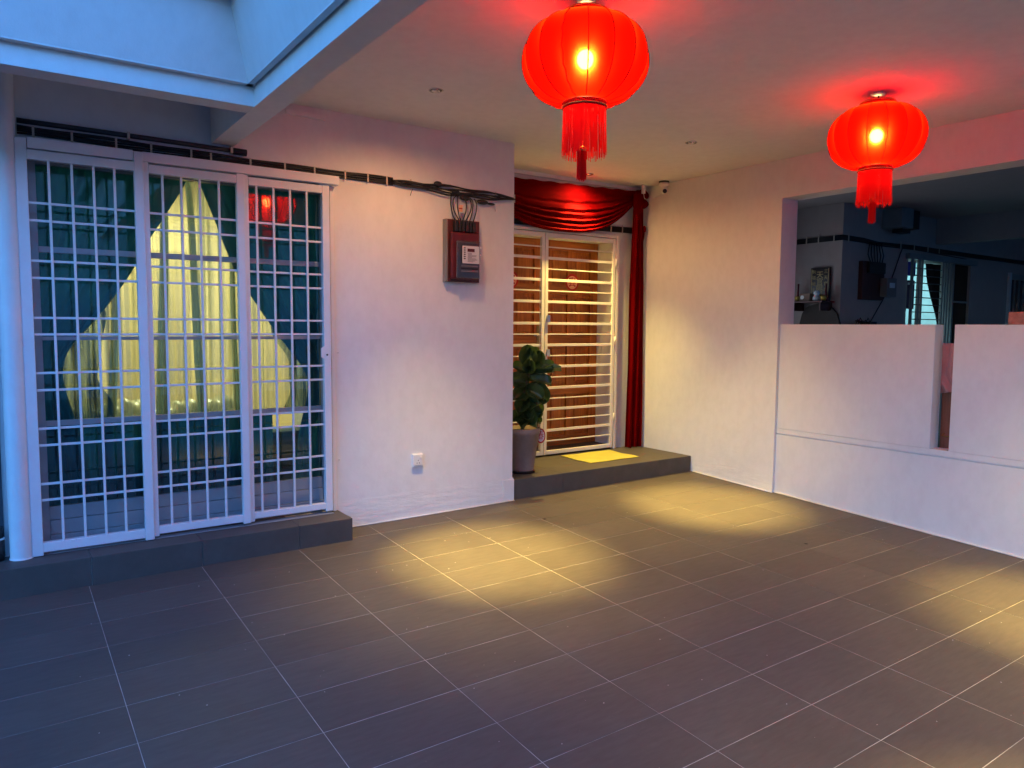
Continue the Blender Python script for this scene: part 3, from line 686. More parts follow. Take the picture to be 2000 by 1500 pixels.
fig = thing('fiddle_leaf_fig', (3.385, .79, .58), 'leafy dark green fiddle leaf fig growing in the grey pot', 'plant')
MB().tube([(3.385, .79, .57), (3.38, .785, .75), (3.40, .79, .92), (3.44, .79, 1.05), (3.45, .79, 1.17)], [.016, .013, .011, .009, .006], 10).build('trunk', mat('fig_bark', (.10, .07, .045), .85, var=.3, scale=30, bmp=.5), fig)
def leafo(c, d, nrm, L, W, m=LEAF, stem=None):
    """obovate leaf from c along d, facing nrm"""
    c = Vector(c); d = Vector(d).normalized(); nrm = Vector(nrm); nrm = (nrm - d * nrm.dot(d)).normalized(); s_ = d.cross(nrm)
    mb_ = MB(); wav = random.uniform(0, 6)
    def fn(u, v):
        t = v; hw = W * .5 * (math.sin(math.pi * (t ** .85)) ** .55 if 0 < t < 1 else .02) * (.82 + .32 * t)
        a = 2 * u - 1
        cup = .16 * W * (a * a) - .018 * math.cos(a * math.pi) ; wv = .035 * W * math.sin(t * 15 + wav) * abs(a) ** 1.5 * (1 if a > 0 else -1)
        vein = -.012 * W * abs(math.sin((t * 7 - abs(a) * 1.3) * math.pi)) * (1 - abs(a) * .3)
        return c + d * (L * (t + .03 * abs(a) * math.sin(t * 9))) + s_ * (a * hw) + nrm * (cup + wv + vein - .22 * L * t * t)
    mb_.grid(fn, 14, 26)
    if stem is not None: pass
    mb_.build('leaf', m, fig)
cdir = Vector((-.72, -.68, .1))
TR = [(3.385, .79, .60), (3.38, .785, .75), (3.40, .79, .92), (3.44, .79, 1.05), (3.45, .79, 1.17)]
spec = [  # start, direction, facing, length, width
 ((3.45, .79, 1.13), (-.10, .0, 1), (-.6, -.8, .2), .20, .17), ((3.45, .79, 1.12), (.28, -.1, .95), (-.5, -.8, .3), .20, .15), ((3.44, .78, 1.08), (-.85, .35, .55), (-.3, -.7, .6), .17, .13),
 ((3.45, .78, 1.08), (.85, -.45, .25), (-.3, -.55, .8), .22, .15), ((3.46, .78, 1.10), (.95, -.3, .42), (-.2, -.5, .9), .23, .12), ((3.44, .78, 1.03), (.75, -.6, -.05), (-.3, -.5, .85), .20, .16),
 ((3.43, .78, 1.00), (-.8, .2, .15), (-.4, -.8, .4), .19, .16), ((3.42, .78, .97), (.50, -.5, -.45), (-.62, -.7, .3), .23, .20), ((3.42, .78, .95), (.3, -.7, -.3), (-.5, -.6, .5), .18, .15),
 ((3.41, .78, .93), (-.75, -.2, -.25), (-.5, -.8, .3), .17, .15), ((3.40, .78, .86), (.55, -.3, -.5), (-.6, -.8, .2), .20, .16), ((3.40, .78, .84), (-.6, -.4, -.4), (-.6, -.7, .3), .17, .14),
 ((3.39, .78, .78), (.75, -.4, -.35), (-.4, -.7, .6), .18, .14), ((3.39, .78, .76), (-.15, -.8, -.35), (-.5, -.5, .7), .16, .14), ((3.38, .78, .72), (-.7, -.1, -.15), (-.4, -.7, .5), .15, .13),
 ((3.38, .78, .71), (.5, -.6, -.3), (-.3, -.6, .7), .15, .12), ((3.44, .80, 1.05), (.2, .9, .4), (-.2, -.5, .8), .19, .15), ((3.41, .80, .9), (.3, .9, .1), (-.2, -.4, .9), .18, .15), ((3.44, .78, 1.10), (-.35, -.6, .75), (-.5, -.6, -.2), .15, .12)]
for (c_, d2, n2, L_, W_) in spec: leafo(c_, d2, n2, L_, W_)
for (c_, d2, n2, L_, W_) in (((3.38, .78, .70), (.1, -.9, -.25), (-.5, -.4, .7), .17, .15), ((3.38, .78, .68), (-.5, -.7, -.2), (-.4, -.5, .7), .15, .14), ((3.39, .78, .69), (.8, -.3, -.1), (-.3, -.5, .8), .17, .14),
        ((3.46, .78, 1.12), (.45, -.35, .9), (-.6, -.75, .2), .18, .16), ((3.40, .78, .80), (.15, -.7, .2), (-.6, -.6, .4), .16, .15)): leafo(c_, d2, n2, L_, W_)
leafo((3.50, .76, 1.10), (.9, -.5, .25), (-.2, -.4, .9), .23, .09, LEAF2)
for (c_, d2, n2, L_, W_) in spec[:8]: pass
hg = thing('hanging_charm', (3.53, .76, .46), 'oval red charm with a white character hanging on the pot rim', 'charm')
rot = Matrix.Rotation(R(-52), 3, 'Z')
def charm(prof_r, d0, d1, name, m, parent):
    mb_ = MB(); mb_.lathe([(prof_r, d0), (prof_r, d1)], (0, 0, 0), 32, axis='y')
    mb_.v = [tuple(Vector((3.545, .735, .525)) + Matrix.Rotation(R(-35), 3, 'Z') @ Vector((v[0] * .72, v[1], v[2] * 1.15))) for v in mb_.v]
    return mb_.build(name, m, parent)
charm(.058, -.001, .001, 'disc', REDP, hg); charm(.045, -.0022, -.0012, 'face', mat('white_charm_paper', (.75, .68, .62), .6), hg)
fm = Matrix.Rotation(R(-35), 4, 'Z') @ Matrix.Rotation(R(90), 4, 'X') @ Matrix.Diagonal((.72, 1.1, 1, 1))
text('character', '春', .078, REDP, hg, tuple(Vector((3.545, .735, .525)) + Matrix.Rotation(R(-35), 3, 'Z') @ Vector((0, -.0028, 0))), fm, .0005)
MB().tube([(3.545, .735, .59), (3.53, .745, .615), (3.50, .76, .60)], .0015, 5).build('string', REDP, hg)

# ------------------------------------------------------------------ lanterns
def lantern_cloth():
    m = bpy.data.materials.new('red_lantern_gauze'); m.use_nodes = True; nt = m.node_tree; nt.nodes.clear()
    out = nt.nodes.new('ShaderNodeOutputMaterial')
    tl = nt.nodes.new('ShaderNodeBsdfTranslucent'); tl.inputs[0].default_value = (.92, .0015, .0008, 1)
    df = nt.nodes.new('ShaderNodeBsdfDiffuse'); df.inputs[0].default_value = (.60, .0012, .001, 1)
    tp = nt.nodes.new('ShaderNodeBsdfTransparent'); tp.inputs[0].default_value = (1, .28, .20, 1)
    rf = nt.nodes.new('ShaderNodeBsdfRefraction'); rf.inputs['IOR'].default_value = 1.33; rf.inputs['Roughness'].default_value = .75; rf.inputs[0].default_value = (1, .014, .002, 1)
    r2 = nt.nodes.new('ShaderNodeBsdfRefraction'); r2.inputs['IOR'].default_value = 1.12; r2.inputs['Roughness'].default_value = .72; r2.inputs[0].default_value = (1, .40, .045, 1)
    rm = nt.nodes.new('ShaderNodeMixShader'); rm.inputs[0].default_value = .16; nt.links.new(rf.outputs[0], rm.inputs[1]); nt.links.new(r2.outputs[0], rm.inputs[2])
    a = nt.nodes.new('ShaderNodeMixShader'); a.inputs[0].default_value = .15; nt.links.new(tl.outputs[0], a.inputs[1]); nt.links.new(df.outputs[0], a.inputs[2])
    b = nt.nodes.new('ShaderNodeMixShader'); b.inputs[0].default_value = .20; nt.links.new(a.outputs[0], b.inputs[1]); nt.links.new(rm.outputs[0], b.inputs[2])
    c = nt.nodes.new('ShaderNodeMixShader'); c.inputs[0].default_value = .045; nt.links.new(b.outputs[0], c.inputs[1]); nt.links.new(tp.outputs[0], c.inputs[2])
    nt.links.new(c.outputs[0], out.inputs[0]); return m
CLOTH = lantern_cloth()
RIB = mat('dark_red_rib', (.05, .002, .002), .7, spec=.1); BAND = mat('red_band', (.40, .002, .001), .6, spec=.2)
FRINGE = fabric('red_fringe_thread', (.85, .004, .005), .8, .0, .5); BULB = emit('warm_bulb', (1, .66, .26), 58)
def lantern(x, y, dz, rot0, label, power, full=True):
    t = thing('red_lantern', (x, y, 2.15), label, 'lantern', 'red silk lanterns under the porch ceiling')
    NR = 16; zc, hh, RR = 2.685 + dz, .185, .285; zt, zb = zc + hh, zc - hh
    def prof(q):   # q -1..1
        return .105 + (RR - .105) * (1 - abs(q) ** 2.1) ** .54
    mb_ = MB()
    def body(u, v):
        a = 2 * math.pi * u + rot0; q = -1 + 2 * v; q = math.sin(q * math.pi / 2)
        k = (u * NR) % 1; sc = 1 - .030 * (1 - (2 * k - 1) ** 2)
        rr = prof(q) * (1 - (1 - sc) * (1 - abs(q) ** 3)); return (x + math.cos(a) * rr, y + math.sin(a) * rr, zc + q * hh)
    mb_.grid(body, NR * 8, 40); mb_.build('shade', CLOTH, t)
    for k in range(NR):
        a = 2 * math.pi * k / NR + rot0; pts = []
        for i in range(25):
            q = math.sin((-1 + 2 * i / 24) * math.pi / 2); rr = prof(q) + .0016; wob = .0045 * math.sin(i * 2.1) if k % 4 == 1 else 0
            pts.append((x + math.cos(a + wob / .3) * rr, y + math.sin(a + wob / .3) * rr, zc + q * hh))
        MB().tube(pts, .0026, 5).build('rib', RIB, t)
    for (z0, z1, r0) in ((zt - .004, zt + .030, .102), (zb - .028, zb + .004, .100)):
        MB().lathe([(r0, z0), (r0 + .003, z0 + .004), (r0, z0 + .012), (r0 + .004, z0 + .02), (r0, z1), (r0 - .004, z1), (r0 - .004, z0), (r0, z0)], (x, y, 0), 48, cap=False).build('band', BAND, t)
    for z in (zt + .022, zb - .022): MB().lathe([(.1045, z), (.106, z + .0025), (.1045, z + .005), (.103, z + .0025), (.1045, z)], (x, y, 0), 48, cap=False).build('gold_trim', GOLD, t)
    fr = MB(); nf = 300
    for k in range(nf):
        a = 2 * math.pi * k / nf + random.uniform(-.012, .012); rr = .096 + random.uniform(-.003, .003); L = .205 + random.uniform(-.018, .012)
        ca, sa = math.cos(a), math.sin(a); n = len(fr.v); w_ = .0016
        z0 = zb - .026; j1 = random.uniform(-.004, .004); j2 = random.uniform(-.004, .004)
        for (dd, zz, jj) in ((0, z0, 0), (0, z0 - L * .5, .4), (0, z0 - L, 1)):
            px, py = x + ca * (rr + .006 * jj + j1 * jj), y + sa * (rr + .006 * jj + j2 * jj)
            fr.v += [(px - sa * w_, py + ca * w_, zz), (px + sa * w_, py - ca * w_, zz)]
        for i in range(2): fr.f.append((n + 2 * i, n + 2 * i + 1, n + 2 * i + 3, n + 2 * i + 2)); fr.smooth.append(False)
    tag(fr.build('fringe', FRINGE, t), kind='stuff')
    ts = MB(); tx, ty = x - .012, y
    MB().tube([(x, y, zb), (tx, ty, zb - .17)], .0016, 5).build('tassel_cord', FRINGE, t)
    cp = MB().sphere((tx, ty, zb - .178), .012, 12).lathe([(.006, zb - .188), (.016, zb - .194), (.021, zb - .206), (.019, zb - .216)], (tx, ty, 0), 20)
    cp.build('gold_cap', GOLD, t)
    for k in range(130):
        a = random.uniform(0, 2 * math.pi); rr = .022 * math.sqrt(random.random()); L = .125 + random.uniform(-.012, .012); n = len(ts.v)
        px, py = tx + math.cos(a) * rr, ty + math.sin(a) * rr; b_ = random.uniform(0, math.pi); wx_, wy_ = math.cos(b_) * .0013, math.sin(b_) * .0013
        ts.v += [(px - wx_, py - wy_, zb - .212), (px + wx_, py + wy_, zb - .212), (px * 1 + wx_ + math.cos(a) * .003, py + wy_, zb - .212 - L), (px - wx_ + math.cos(a) * .003, py - wy_, zb - .212 - L)]
        ts.f.append((n, n + 1, n + 2, n + 3)); ts.smooth.append(False)
    tag(ts.build('tassel', FRINGE, t), kind='stuff')
    MB().lathe([(.042, 2.9525), (.040, 2.944), (.010, 2.940)], (x, y, 0), 24).build('ceiling_rose', WPLAST, t)
    MB().tube([(x, y, 2.945), (x, y, zt + .01)], .0022, 6).build('wire', RIB, t)
    MB().tube([(x + .006, y, 2.945), (x + .012, y, zt + .02), (x, y, zc + .06)], .0022, 6).build('wire', RIB, t)
    wr_ = MB()
    for k in range(4):
        a = k * math.pi / 2 + .4; wr_.tube([(x, y, zt + .012), (x + math.cos(a) * .10, y + math.sin(a) * .10, zt + .012)], .0015, 4)
    wr_.build('top_wire', RIB, t)
    MB().lathe([(.098, zt + .002), (.098, zt + .004), (.020, zt + .004), (.020, zt + .002), (.098, zt + .002)], (x, y, 0), 40, cap=False).build('top_cap', BAND, t)
    MB().lathe([(.015, zc + .075), (.016, zc + .038), (.012, zc + .034)], (x, y, 0), 16).build('lamp_holder', WPLAST, t)
    bl = MB().sphere((x, y, zc + .008), .038, 18, (1, 1, 1.1)).build('bulb', BULB, t)
    return t
lantern(1.862, -1.80, .0, .13, 'larger and nearer glowing red lantern, by the ceiling beam', 1.5)
lantern(4.205, -1.85, .0, .33, 'smaller and farther glowing red lantern, hanging before the wall opening', 1.4)

# ------------------------------------------------------------------ recessed downlights
SPILL, SPILLC = 7.0, (1, .50, .20)
def downlight(x, y, label, target=None, power=30, size=62, blend=1.0, spill=1.0, field=.30):
    t = thing('downlight', (x, y, 2.93), label, 'downlight', 'recessed ceiling downlights')
    MB().lathe([(.047, 2.9525), (.047, 2.949), (.043, 2.947), (.038, 2.9495), (.038, 2.9525)], (x, y, 0), 32, cap=False).build('trim_ring', CHROME, t)
    MB().lathe([(.037, 2.9520), (.037, 2.951)], (x, y, 0), 28).build('recess', BLACK, t)
    MB().lathe([(.030, 2.9509), (.026, 2.944), (.016, 2.940)], (x - .004, y - .002, 0), 24).build('reflector', CHROME, t)
    s_ = bpy.data.lights.new('downlight_lamp', 'SPOT'); s_.energy = power; s_.color = (1, .72, .17); s_.spot_size = R(size); s_.spot_blend = blend; s_.shadow_soft_size = .025
    o = bpy.data.objects.new('downlight_lamp', s_); COL.objects.link(o); o.location = (x, y, 2.935)
    tg_ = Vector(target or (x, y, 0)); o.rotation_euler = (tg_ - o.location).to_track_quat('-Z', 'Y').to_euler()
    s3 = bpy.data.lights.new('downlight_field', 'SPOT'); s3.energy = power * field; s3.color = (1, .70, .20); s3.spot_size = R(min(78, size + 34)); s3.spot_blend = 1; s3.shadow_soft_size = .03
    o3 = bpy.data.objects.new('downlight_field', s3); COL.objects.link(o3); o3.location = (x, y, 2.933); o3.rotation_euler = o.rotation_euler
    s2 = bpy.data.lights.new('downlight_spill', 'SPOT'); s2.energy = SPILL * (spill); s2.color = SPILLC; s2.spot_size = R(168); s2.spot_blend = .7; s2.shadow_soft_size = .04
    o2 = bpy.data.objects.new('downlight_spill', s2); COL.objects.link(o2); o2.location = (x, y, 2.930)
    return t
downlight(1.934, -.283, 'chrome downlight in the ceiling left of the near lantern', (2.26, -.52, 0), 330, 34, spill=1.5, field=.24)
downlight(4.208, -.328, 'chrome downlight in the ceiling between the two lanterns', (4.48, -.40, 0), 320, 34, spill=.6, field=.16)
downlight(4.347, 1.075, 'downlight in the entrance recess ceiling behind the near lantern tassel', (4.33, 1.10, .2), 80, 84, spill=.9, field=0)
downlight(4.35, -3.45, 'downlight at the right outside the lantern row', (4.42, -3.05, 0), 250, 36, spill=1.3)
downlight(2.10, -3.95, 'downlight above the bottom of the frame, over the open floor', (2.15, -4.0, 0), 220, 38, spill=1.2)

# ------------------------------------------------------------------ things in the slot of the parapet and on it
bd = thing('wooden_plank', (5.56, -1.74, -.05), 'orange wooden plank standing behind the slot of the parapet', 'plank')
MB().box(5.53, 5.57, -2.05, -1.705, -.05, 1.10).build('plank', ORANGEB, bd, bevel=.003)
MB().tube([(5.528, -1.74, .70), (5.522, -1.72, .68), (5.528, -1.76, .675), (5.52, -1.80, .69)], .004, 6).build('wire', GOLD, bd)
tw = MB()
def towel(u, v):
    z = 1.385 - .38 * v; edge = -1.71 + .07 * min(1, v * 1.6) * (1 if v < .62 else max(0, 1 - (v - .62) / .38) )
    y = -2.0 + (edge - (-2.0)) * u
    return (5.46 + .018 * math.sin(u * 26 + v * 3) + .02 * v, y, z + .05 * (1 - u) * v)
tw.grid(towel, 50, 30); o = tw.build('towel', PINK, solid=.004); tag(o, 'pink towel hanging in the narrow slot of the parapet', 'towel')
pl = thing('planter', (5.41, -2.35, 1.523), 'terracotta block planter on the parapet at the right edge', 'planter')
MB().box(5.34, 5.44, -2.60, -2.20, 1.5235, 1.610).build('trough', mat('terracotta', (.42, .16, .12), .85, var=.3, scale=30, bmp=.6), pl, bevel=.006)
tw2 = MB()
for k in range(9):
    yy = -2.24 - .04 * k; tw2.tube([(5.39, yy, 1.605), (5.39 + random.uniform(-.03, .03), yy + random.uniform(-.03, .03), 1.66), (5.39 + random.uniform(-.05, .05), yy + random.uniform(-.06, .06), 1.70)], [.004, .003, .001], 5)
tw2.build('twigs', mat('dark_twig', (.03, .03, .03), .8), pl)

# ------------------------------------------------------------------ the neighbour's house and porch
nh = thing('neighbour_house', (9.0, .6, 0), 'dim neighbouring house and porch seen through the opening in the party wall', 'house')
XA = 7.775
MB().box(XA, 9.27, YW, 1.40, -.3, 2.9525).build('front_wall', NWALL, nh)
MB().box(9.27, 10.98, YW, .80, 2.39, 2.9525).build('front_wall', NWALL, nh)
MB().box(10.98, 13.2, YW, .80, -.3, 2.9525).build('front_wall', NWALL, nh)
MB().box(5.516, XA, 1.40, 1.6, -.3, 2.9525).build('recess_wall', NWALL, nh)
MB().box(5.551, 13.2, -5.6, 1.9, 2.954, 3.12).build('porch_ceiling', NWALL, nh)
MB().box(9.95, 10.09, -5.6, YW - .001, 2.62, 2.9535).build('beam', NWALL, nh)
MB().box(13.2, 13.35, -5.6, 1.9, -.4, 3.1).build('far_wall', NWALL, nh)
nf = slab(5.4505, 13.2, -9, 1.4, -.01, -.5).build('neighbour_floor', TILE); tag(nf, kind='structure')
# lit room
CY = mat('cyan_room_wall', (.50, .72, .74), .8)
MB().box(9.0, 11.2, 2.3, 2.4, .1, 2.8).build('room_wall', CY, nh)
MB().box(9.1, 9.2, 1.41, 2.3, .1, 2.8).build('room_wall', CY, nh)
MB().box(11.2, 11.3, .801, 2.4, .1, 2.8).build('room_wall', CY, nh)
MB().box(9.0, 11.2, .801, 2.4, 2.8, 2.9).build('room_ceiling', CY, nh)
MB().box(9.28, 11.2, .801, 2.3, .0, .1).build('room_floor', CY, nh)
nl = bpy.data.lights.new('neighbour_room_lamp', 'AREA'); nl.energy = 5.5; nl.size = .6; nl.color = (.62, .93, 1)
no = bpy.data.objects.new('neighbour_room_lamp', nl); COL.objects.link(no); no.location = (10.0, 1.4, 2.78)
ng = thing('neighbour_window_grille', (10.1, .5, .1), 'folded metal grille before the lit pale blue window of the neighbour', 'window grille')
MB().box(9.20, 11.05, .47, .5295, 2.385, 2.46).build('track', NGREY, ng, bevel=.004)
for x in (9.275, 9.435, 9.515, 10.06, 10.13, 10.20, 10.28, 10.36): MB().box(x, x + .035, .47, .50, .12, 2.385).build('post', NGREY, ng, bevel=.003)
for k in range(22): MB().box(9.31, 10.06, .478, .492, 2.27 - .094 * k, 2.282 - .094 * k).build('bar', NDARK, ng)
nd = thing('neighbour_glass_door', (10.6, .55, .1), 'dark glass door leaf beside the lit window of the neighbour', 'glass door')
MB().box(10.42, 10.975, .56, .60, .12, 2.385).build('pane', mat('black_glass', (.004, .005, .006), .08), nd)
MB().box(10.42, 10.975, .545, .5595, 1.86, 1.885).build('rail', NGREY, nd)
nc = MB()
def ncurt(u, v):
    z = 2.38 - 2.2 * v; xi = interp([(2.5, 9.96), (2.4, 9.97), (2.2, 10.01), (2.06, 10.07), (1.9, 10.165), (1.76, 10.265), (1.58, 10.37), (.1, 10.6)], z)
    return (xi + (11.0 - xi) * u, .66 + .015 * math.sin(u * 30), z)
nc.grid(ncurt, 30, 30); tag(nc.build('curtain', mat('dark_red_brown_curtain', (.025, .008, .008), .9)), 'dark curtain with a curved edge in the window of the neighbour', 'curtain')
po = thing('wall_poster', (9.40, .70, 1.9), 'deep blue poster with a white emblem at the left of the neighbour window', 'poster')
MB().box(9.60, 9.80, .70, .703, 2.20, 2.385).build('sheet', mat('blue_print', (.03, .03, .38), .5), po)
MB().lathe([(.035, .6985), (.035, .6995)], (9.70, 0, 2.33), 16, axis='y').build('emblem', WPLAST, po)
po = thing('wall_banner', (9.38, .70, 1.7), 'dark violet banner below the blue poster in the neighbour window', 'banner')
MB().box(9.60, 9.795, .70, .703, 1.76, 2.14).build('sheet', mat('violet_print', (.05, .02, .07), .6), po)
MB().box(9.61, 9.77, .6975, .6995, 2.08, 2.11).build('white_edge', WPLAST, po)
# neighbour meter, cables, junction
nb = thing('neighbour_cable_bundle', (9, .5, 2.5), 'black cables clipped along the walls of the neighbour', 'cables')
for k, dz in enumerate((-.022, -.010, .002, .014, .025)):
    MB().tube([(XA - .012, 1.39, 2.545 + dz), (XA - .012, .518, 2.55 + dz), (8.2, .518, 2.545 + dz), (8.5, .515, 2.53 + dz + .01 * math.sin(k)), (9.4, .518, 2.535 + dz), (11.2, .518, 2.525 + dz), (13.1, .518, 2.52 + dz)], .0075, 6).build('cable', BLACK, nb)
for y in (.62, .82, .98, 1.12): MB().box(XA - .026, XA - .021, y, y + .014, 2.505, 2.60).build('clip', CLIP, nb)
for x in (7.85, 9.02, 9.35, 9.7, 10.0): MB().box(x, x + .016, .503, .508, 2.50, 2.59).build('clip', CLIP, nb)
nm_ = thing('neighbour_electricity_meter', (8.4, .49, 1.85), 'electricity meter on a tall dark board on the wall of the neighbour', 'electricity meter')
MB().box(8.13, 8.62, .475, .5295, 1.84, 2.30).build('backboard', BOARD, nm_, bevel=.004)
MB().box(8.22, 8.58, .44, .4749, 2.16, 2.29).build('fuse_holder', BLACK, nm_, bevel=.004)
MB().box(8.52, 8.74, .38, .4748, 1.88, 2.11).build('meter_body', METERG, nm_, bevel=.01)
MB().box(8.57, 8.68, .372, .3795, 1.99, 2.05).build('display', mat('pale_label', (.5, .6, .68), .4), nm_)
for k in range(6): MB().tube([(8.27 + .05 * k, .46, 2.28), (8.22 + .07 * k, .47, 2.38), (8.30 + .05 * k, .50, 2.53)], .007, 6).build('cable', BLACK, nm_)
xb = thing('neighbour_wall_box', (8.8, .35, 2.7), 'dark square box hanging near the ceiling of the neighbour porch', 'box')
MB().box(8.60, 8.87, .28, .5295, 2.715, 2.952).build('case', NGREY, xb, bevel=.008)
MB().box(8.875, 9.06, .30, .5, 2.72, 2.945).build('vent', BLACK, xb, bevel=.008)
MB().box(8.72, 8.92, .34, .46, 2.665, 2.7145).build('bracket', BLACK, xb)
bw = MB().tube([(9.10, .52, 2.52), (9.05, .52, 2.44), (8.9, .522, 2.16), (8.7, .522, 1.86), (8.45, .522, 1.6), (8.3, .52, 1.45)], .006, 6).tube([(9.10, .52, 2.52), (9.3, .515, 2.515), (10.2, .515, 2.49), (10.8, .515, 2.47), (10.9, .515, 2.43)], .006, 6).build('black_wire', BLACK); tag(bw, 'black wire running down diagonally across the wall of the neighbour', 'wire')
# altar on the recess side wall
at = thing('altar_shelf', (XA - .15, .8, 1.82), 'small wall shelf altar of the neighbour in the far recess', 'shelf')
MB().box(XA - .26, XA - .001, .50 + .10, 1.12, 1.795, 1.815).build('board', BOARD, at, bevel=.003)
for y_ in (.63, 1.0): MB().box(XA - .24, XA - .001, y_, y_ + .012, 1.70, 1.7945).build('bracket', BOARD, at)
GP = mat('gold_paint', (.62, .48, .22), .5)
tb = thing('altar_tablet', (XA - .03, .78, 1.82), 'upright black altar tablet with gold characters on the shelf', 'tablet')
MB().box(XA - .035, XA - .003, .655, .905, 1.8155, 2.215).build('board', mat('black_lacquer', (.02, .01, .012), .3), tb, bevel=.004)
MB().box(XA - .038, XA - .0351, .668, .675, 1.83, 2.20).box(XA - .038, XA - .0351, .885, .892, 1.83, 2.20).build('gold_border', GP, tb)
for k, ch in enumerate('天官賜福'): text('character', ch, .092, GP, tb, (XA - .0355, .782, 2.125 - .082 * k), '-x', .0015)
for k, ch in enumerate('三天官賜'): text('character', ch, .050, GP, tb, (XA - .0355, .705, 2.165 - .072 * k), '-x', .0012)
for k, ch in enumerate('納福福主'): text('character', ch, .050, GP, tb, (XA - .0355, .860, 2.165 - .072 * k), '-x', .0012)
ub = thing('incense_box', (XA - .13, .88, 1.816), 'brown incense box with a white round emblem on the altar shelf', 'incense box')
MB().box(XA - .20, XA - .08, .80, .94, 1.8155, 1.905).build('box', mat('brown_card', (.22, .14, .10), .7), ub, bevel=.004)
MB().lathe([(.024, XA - .2015), (.024, XA - .2005)], (0, .90, 1.86), 16, axis='x').build('emblem', WPLAST, ub)
gv = MB().lathe([(.035, 1.816), (.047, 1.83), (.044, 1.86), (.026, 1.878), (.030, 1.89), (.038, 1.905), (.030, 1.93), (.008, 1.94)], (XA - .16, .735, 0), 24).build('gourd_vase', mat('white_porcelain', (.72, .78, .82), .25)); tag(gv, 'white gourd shaped vase on the altar shelf', 'vase')
for k, (yy, hh) in enumerate(((1.01, .17), (.64, .16))):
    cnd = MB().lathe([(.028, 1.816), (.03, 1.85), (.012, 1.86), (.010, 1.86 + hh)], (XA - .12, yy, 0), 12).build('candle_stick', mat('dark_red_candle_%d' % k, (.14, .02, .03), .5)); tag(cnd, ('dark red candle at the far end of the altar shelf', 'dark candle at the near end of the altar shelf')[k], 'candle', 'candles on the altar shelf')
for k, (yy,) in enumerate(((.965,), (.625,))):
    q_ = MB().lathe([(.02, 1.816), (.036, 1.84), (.036, 1.87), (.03, 1.875)], (XA - .19, yy, 0), 14).build('incense_cup', mat('brass_cup_%d' % k, (.45, .30, .06), .4, .5)); tag(q_, ('small brass cup beside the incense box', 'small brass cup right of the white vase')[k], 'cup', 'brass cups on the altar shelf')
rk = MB()
for k in range(5): rk.tube([(7.95 + .05 * k, .45, 1.49), (7.94 + .055 * k, .40, 1.60 + .02 * math.sin(k * 2)), (7.97 + .05 * k, .35, 1.50)], .008, 6)
rk.tube([(7.9, .40, 1.58), (8.25, .40, 1.56)], .01, 6).box(8.10, 8.25, .34, .46, 1.45, 1.575)
tag(rk.build('wire_rack', BLACK), 'dark wire rack just above the parapet under the neighbour meter', 'rack')
fw = thing('neighbour_far_window', (12.4, .5, 1.6), 'dim bluish window with pale frame deep in the neighbour porch', 'window')
MB().box(12.18, 12.23, .49, .5295, .8, 2.35).build('frame', mat('pale_frame', (.55, .6, .66), .5), fw)
MB().box(12.23, 13.1, .50, .5295, 2.25, 2.33).build('frame', NGREY, fw)
MB().box(12.235, 13.1, .515, .5295, .8, 2.249).build('pane', mat('blue_black_glass', (.01, .02, .05), .1), fw)
for k in range(5): MB().box(12.36 + .16 * k, 12.38 + .16 * k, .495, .5145, .8, 2.249).build('bar', NGREY, fw)

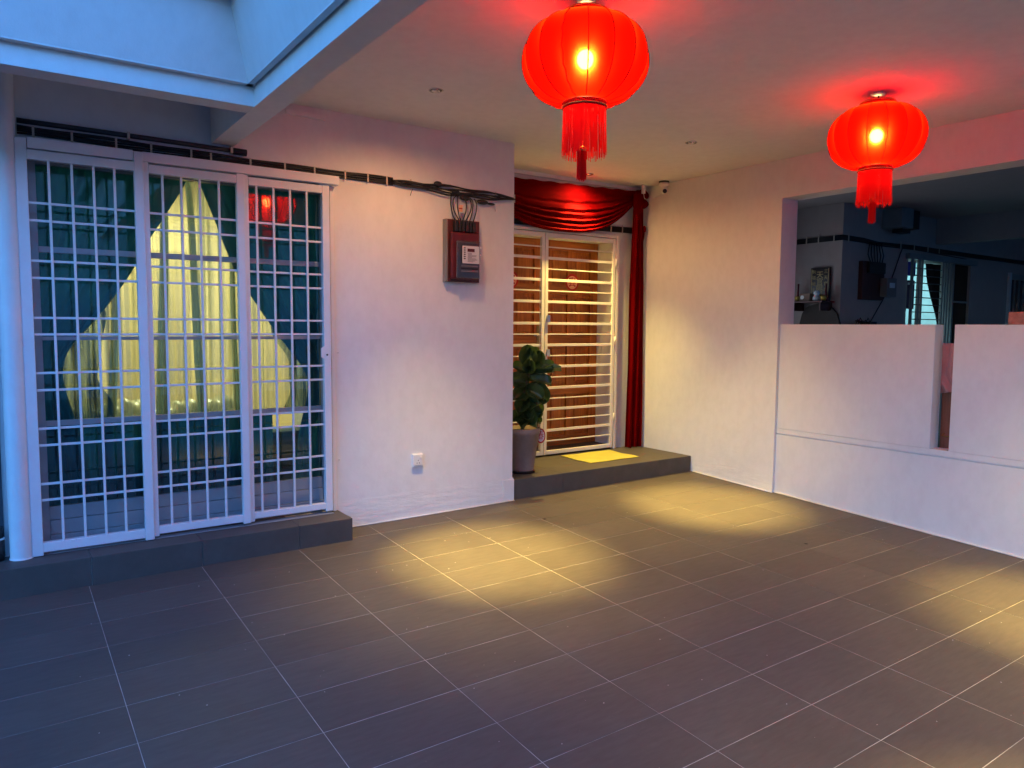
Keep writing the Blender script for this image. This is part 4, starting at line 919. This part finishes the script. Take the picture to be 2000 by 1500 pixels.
# unseen screen added to keep sky light out of the neighbour porch, and the houses across the street (seen only as reflections)
MB().box(5.551, 13.2, -5.75, -5.62, -.4, 1.15).build('sky_block_screen', NWALL, nh)
oh = thing('opposite_house', (0, -18, -.6), 'plain two storey house row across the street behind the camera', 'house')
MB().box(-26, 30, -26, -18, -.6, 6.4).build('wall', mat('opposite_wall', (.30, .30, .30), .9), oh)
MB().box(-27, 31, -27, -17, 6.401, 6.8).build('roof', mat('opposite_roof', (.08, .06, .06), .9), oh)
for k in range(9):
    MB().box(-22 + 5.6 * k, -19.8 + 5.6 * k, -18.06, -18.001, 3.4, 5.0).build('window', mat('opposite_glass_%d' % k, (.02, .03, .04), .15), oh)
    MB().box(-22.5 + 5.6 * k, -19.2 + 5.6 * k, -18.06, -18.001, -.5, 2.2).build('gate', NDARK, oh)

ne = thing('added_glow_panel', (6.6, 1.39, .1), 'added glowing panel, out of view in the recess of the neighbour, lighting the altar wall', 'door')  # unseen emissive panel added to brighten the altar side wall
MB().box(6.0, 7.2, 1.36, 1.398, .2, 2.15).build('frame', NGREY, ne)  # backing of the added glow panel, not a door frame
MB().box(6.06, 7.14, 1.352, 1.3595, .26, 2.09).build('pane', emit('added_recess_glow', (.66, .76, .90), .30), ne)  # glowing face of the added panel, not a door pane

for k, (x, y, r, lab) in enumerate(((3.02, -.02, .012, 'dark speck on the floor between the two light pools'), (4.28, -1.42, .012, 'dark speck on the floor in front of the low parapet'))):
    o = MB().lathe([(r, 0), (r * .8, .003), (.001, .004)], (x, y, fz(x, y) + .0006), 9, start=k, rr=lambda a: 1 + .3 * math.sin(a * 3)).build('floor_speck', BLACK)
    tag(o, lab, 'speck', 'dark specks on the floor')
cr = MB()
for k in range(140):
    x = random.uniform(-.3, 5.1); y = random.uniform(-3.6, .2); r = random.uniform(.0015, .0045); z = fz(x, y) + .0003
    cr.v += [(x - r, y - r * .5, z), (x + r * .6, y - r, z), (x + r, y + r * .6, z), (x, y, z + r * .7)]
    n = len(cr.v) - 4; cr.f += [(n, n + 1, n + 3), (n + 1, n + 2, n + 3), (n + 2, n, n + 3)]; cr.smooth += [False] * 3
tag(cr.build('crumbs', mat('pale_crumb', (.45, .42, .38), .9)), 'scattered pale crumbs and dust on the tiled floor', 'crumbs', kind='stuff')

bp = [(.50, -.05), (.50, 1.55), (.54, 1.665), (.60, 1.73), (.68, 1.772), (.78, 1.785), (.88, 1.772), (.95, 1.74), (1.0, 1.67), (1.03, 1.55), (1.03, -.05)]  # shadow below the altar shelf, modelled as a dark solid outline
o = MB().prism(bp, 'x', XA - .045, XA - .012).build('shelf_shadow_board', mat('shelf_shadow_dark', (.045, .035, .03), .8), None, bevel=.004)
tag(o, 'dark round topped board shape standing in for the shadow under the altar shelf', 'board')
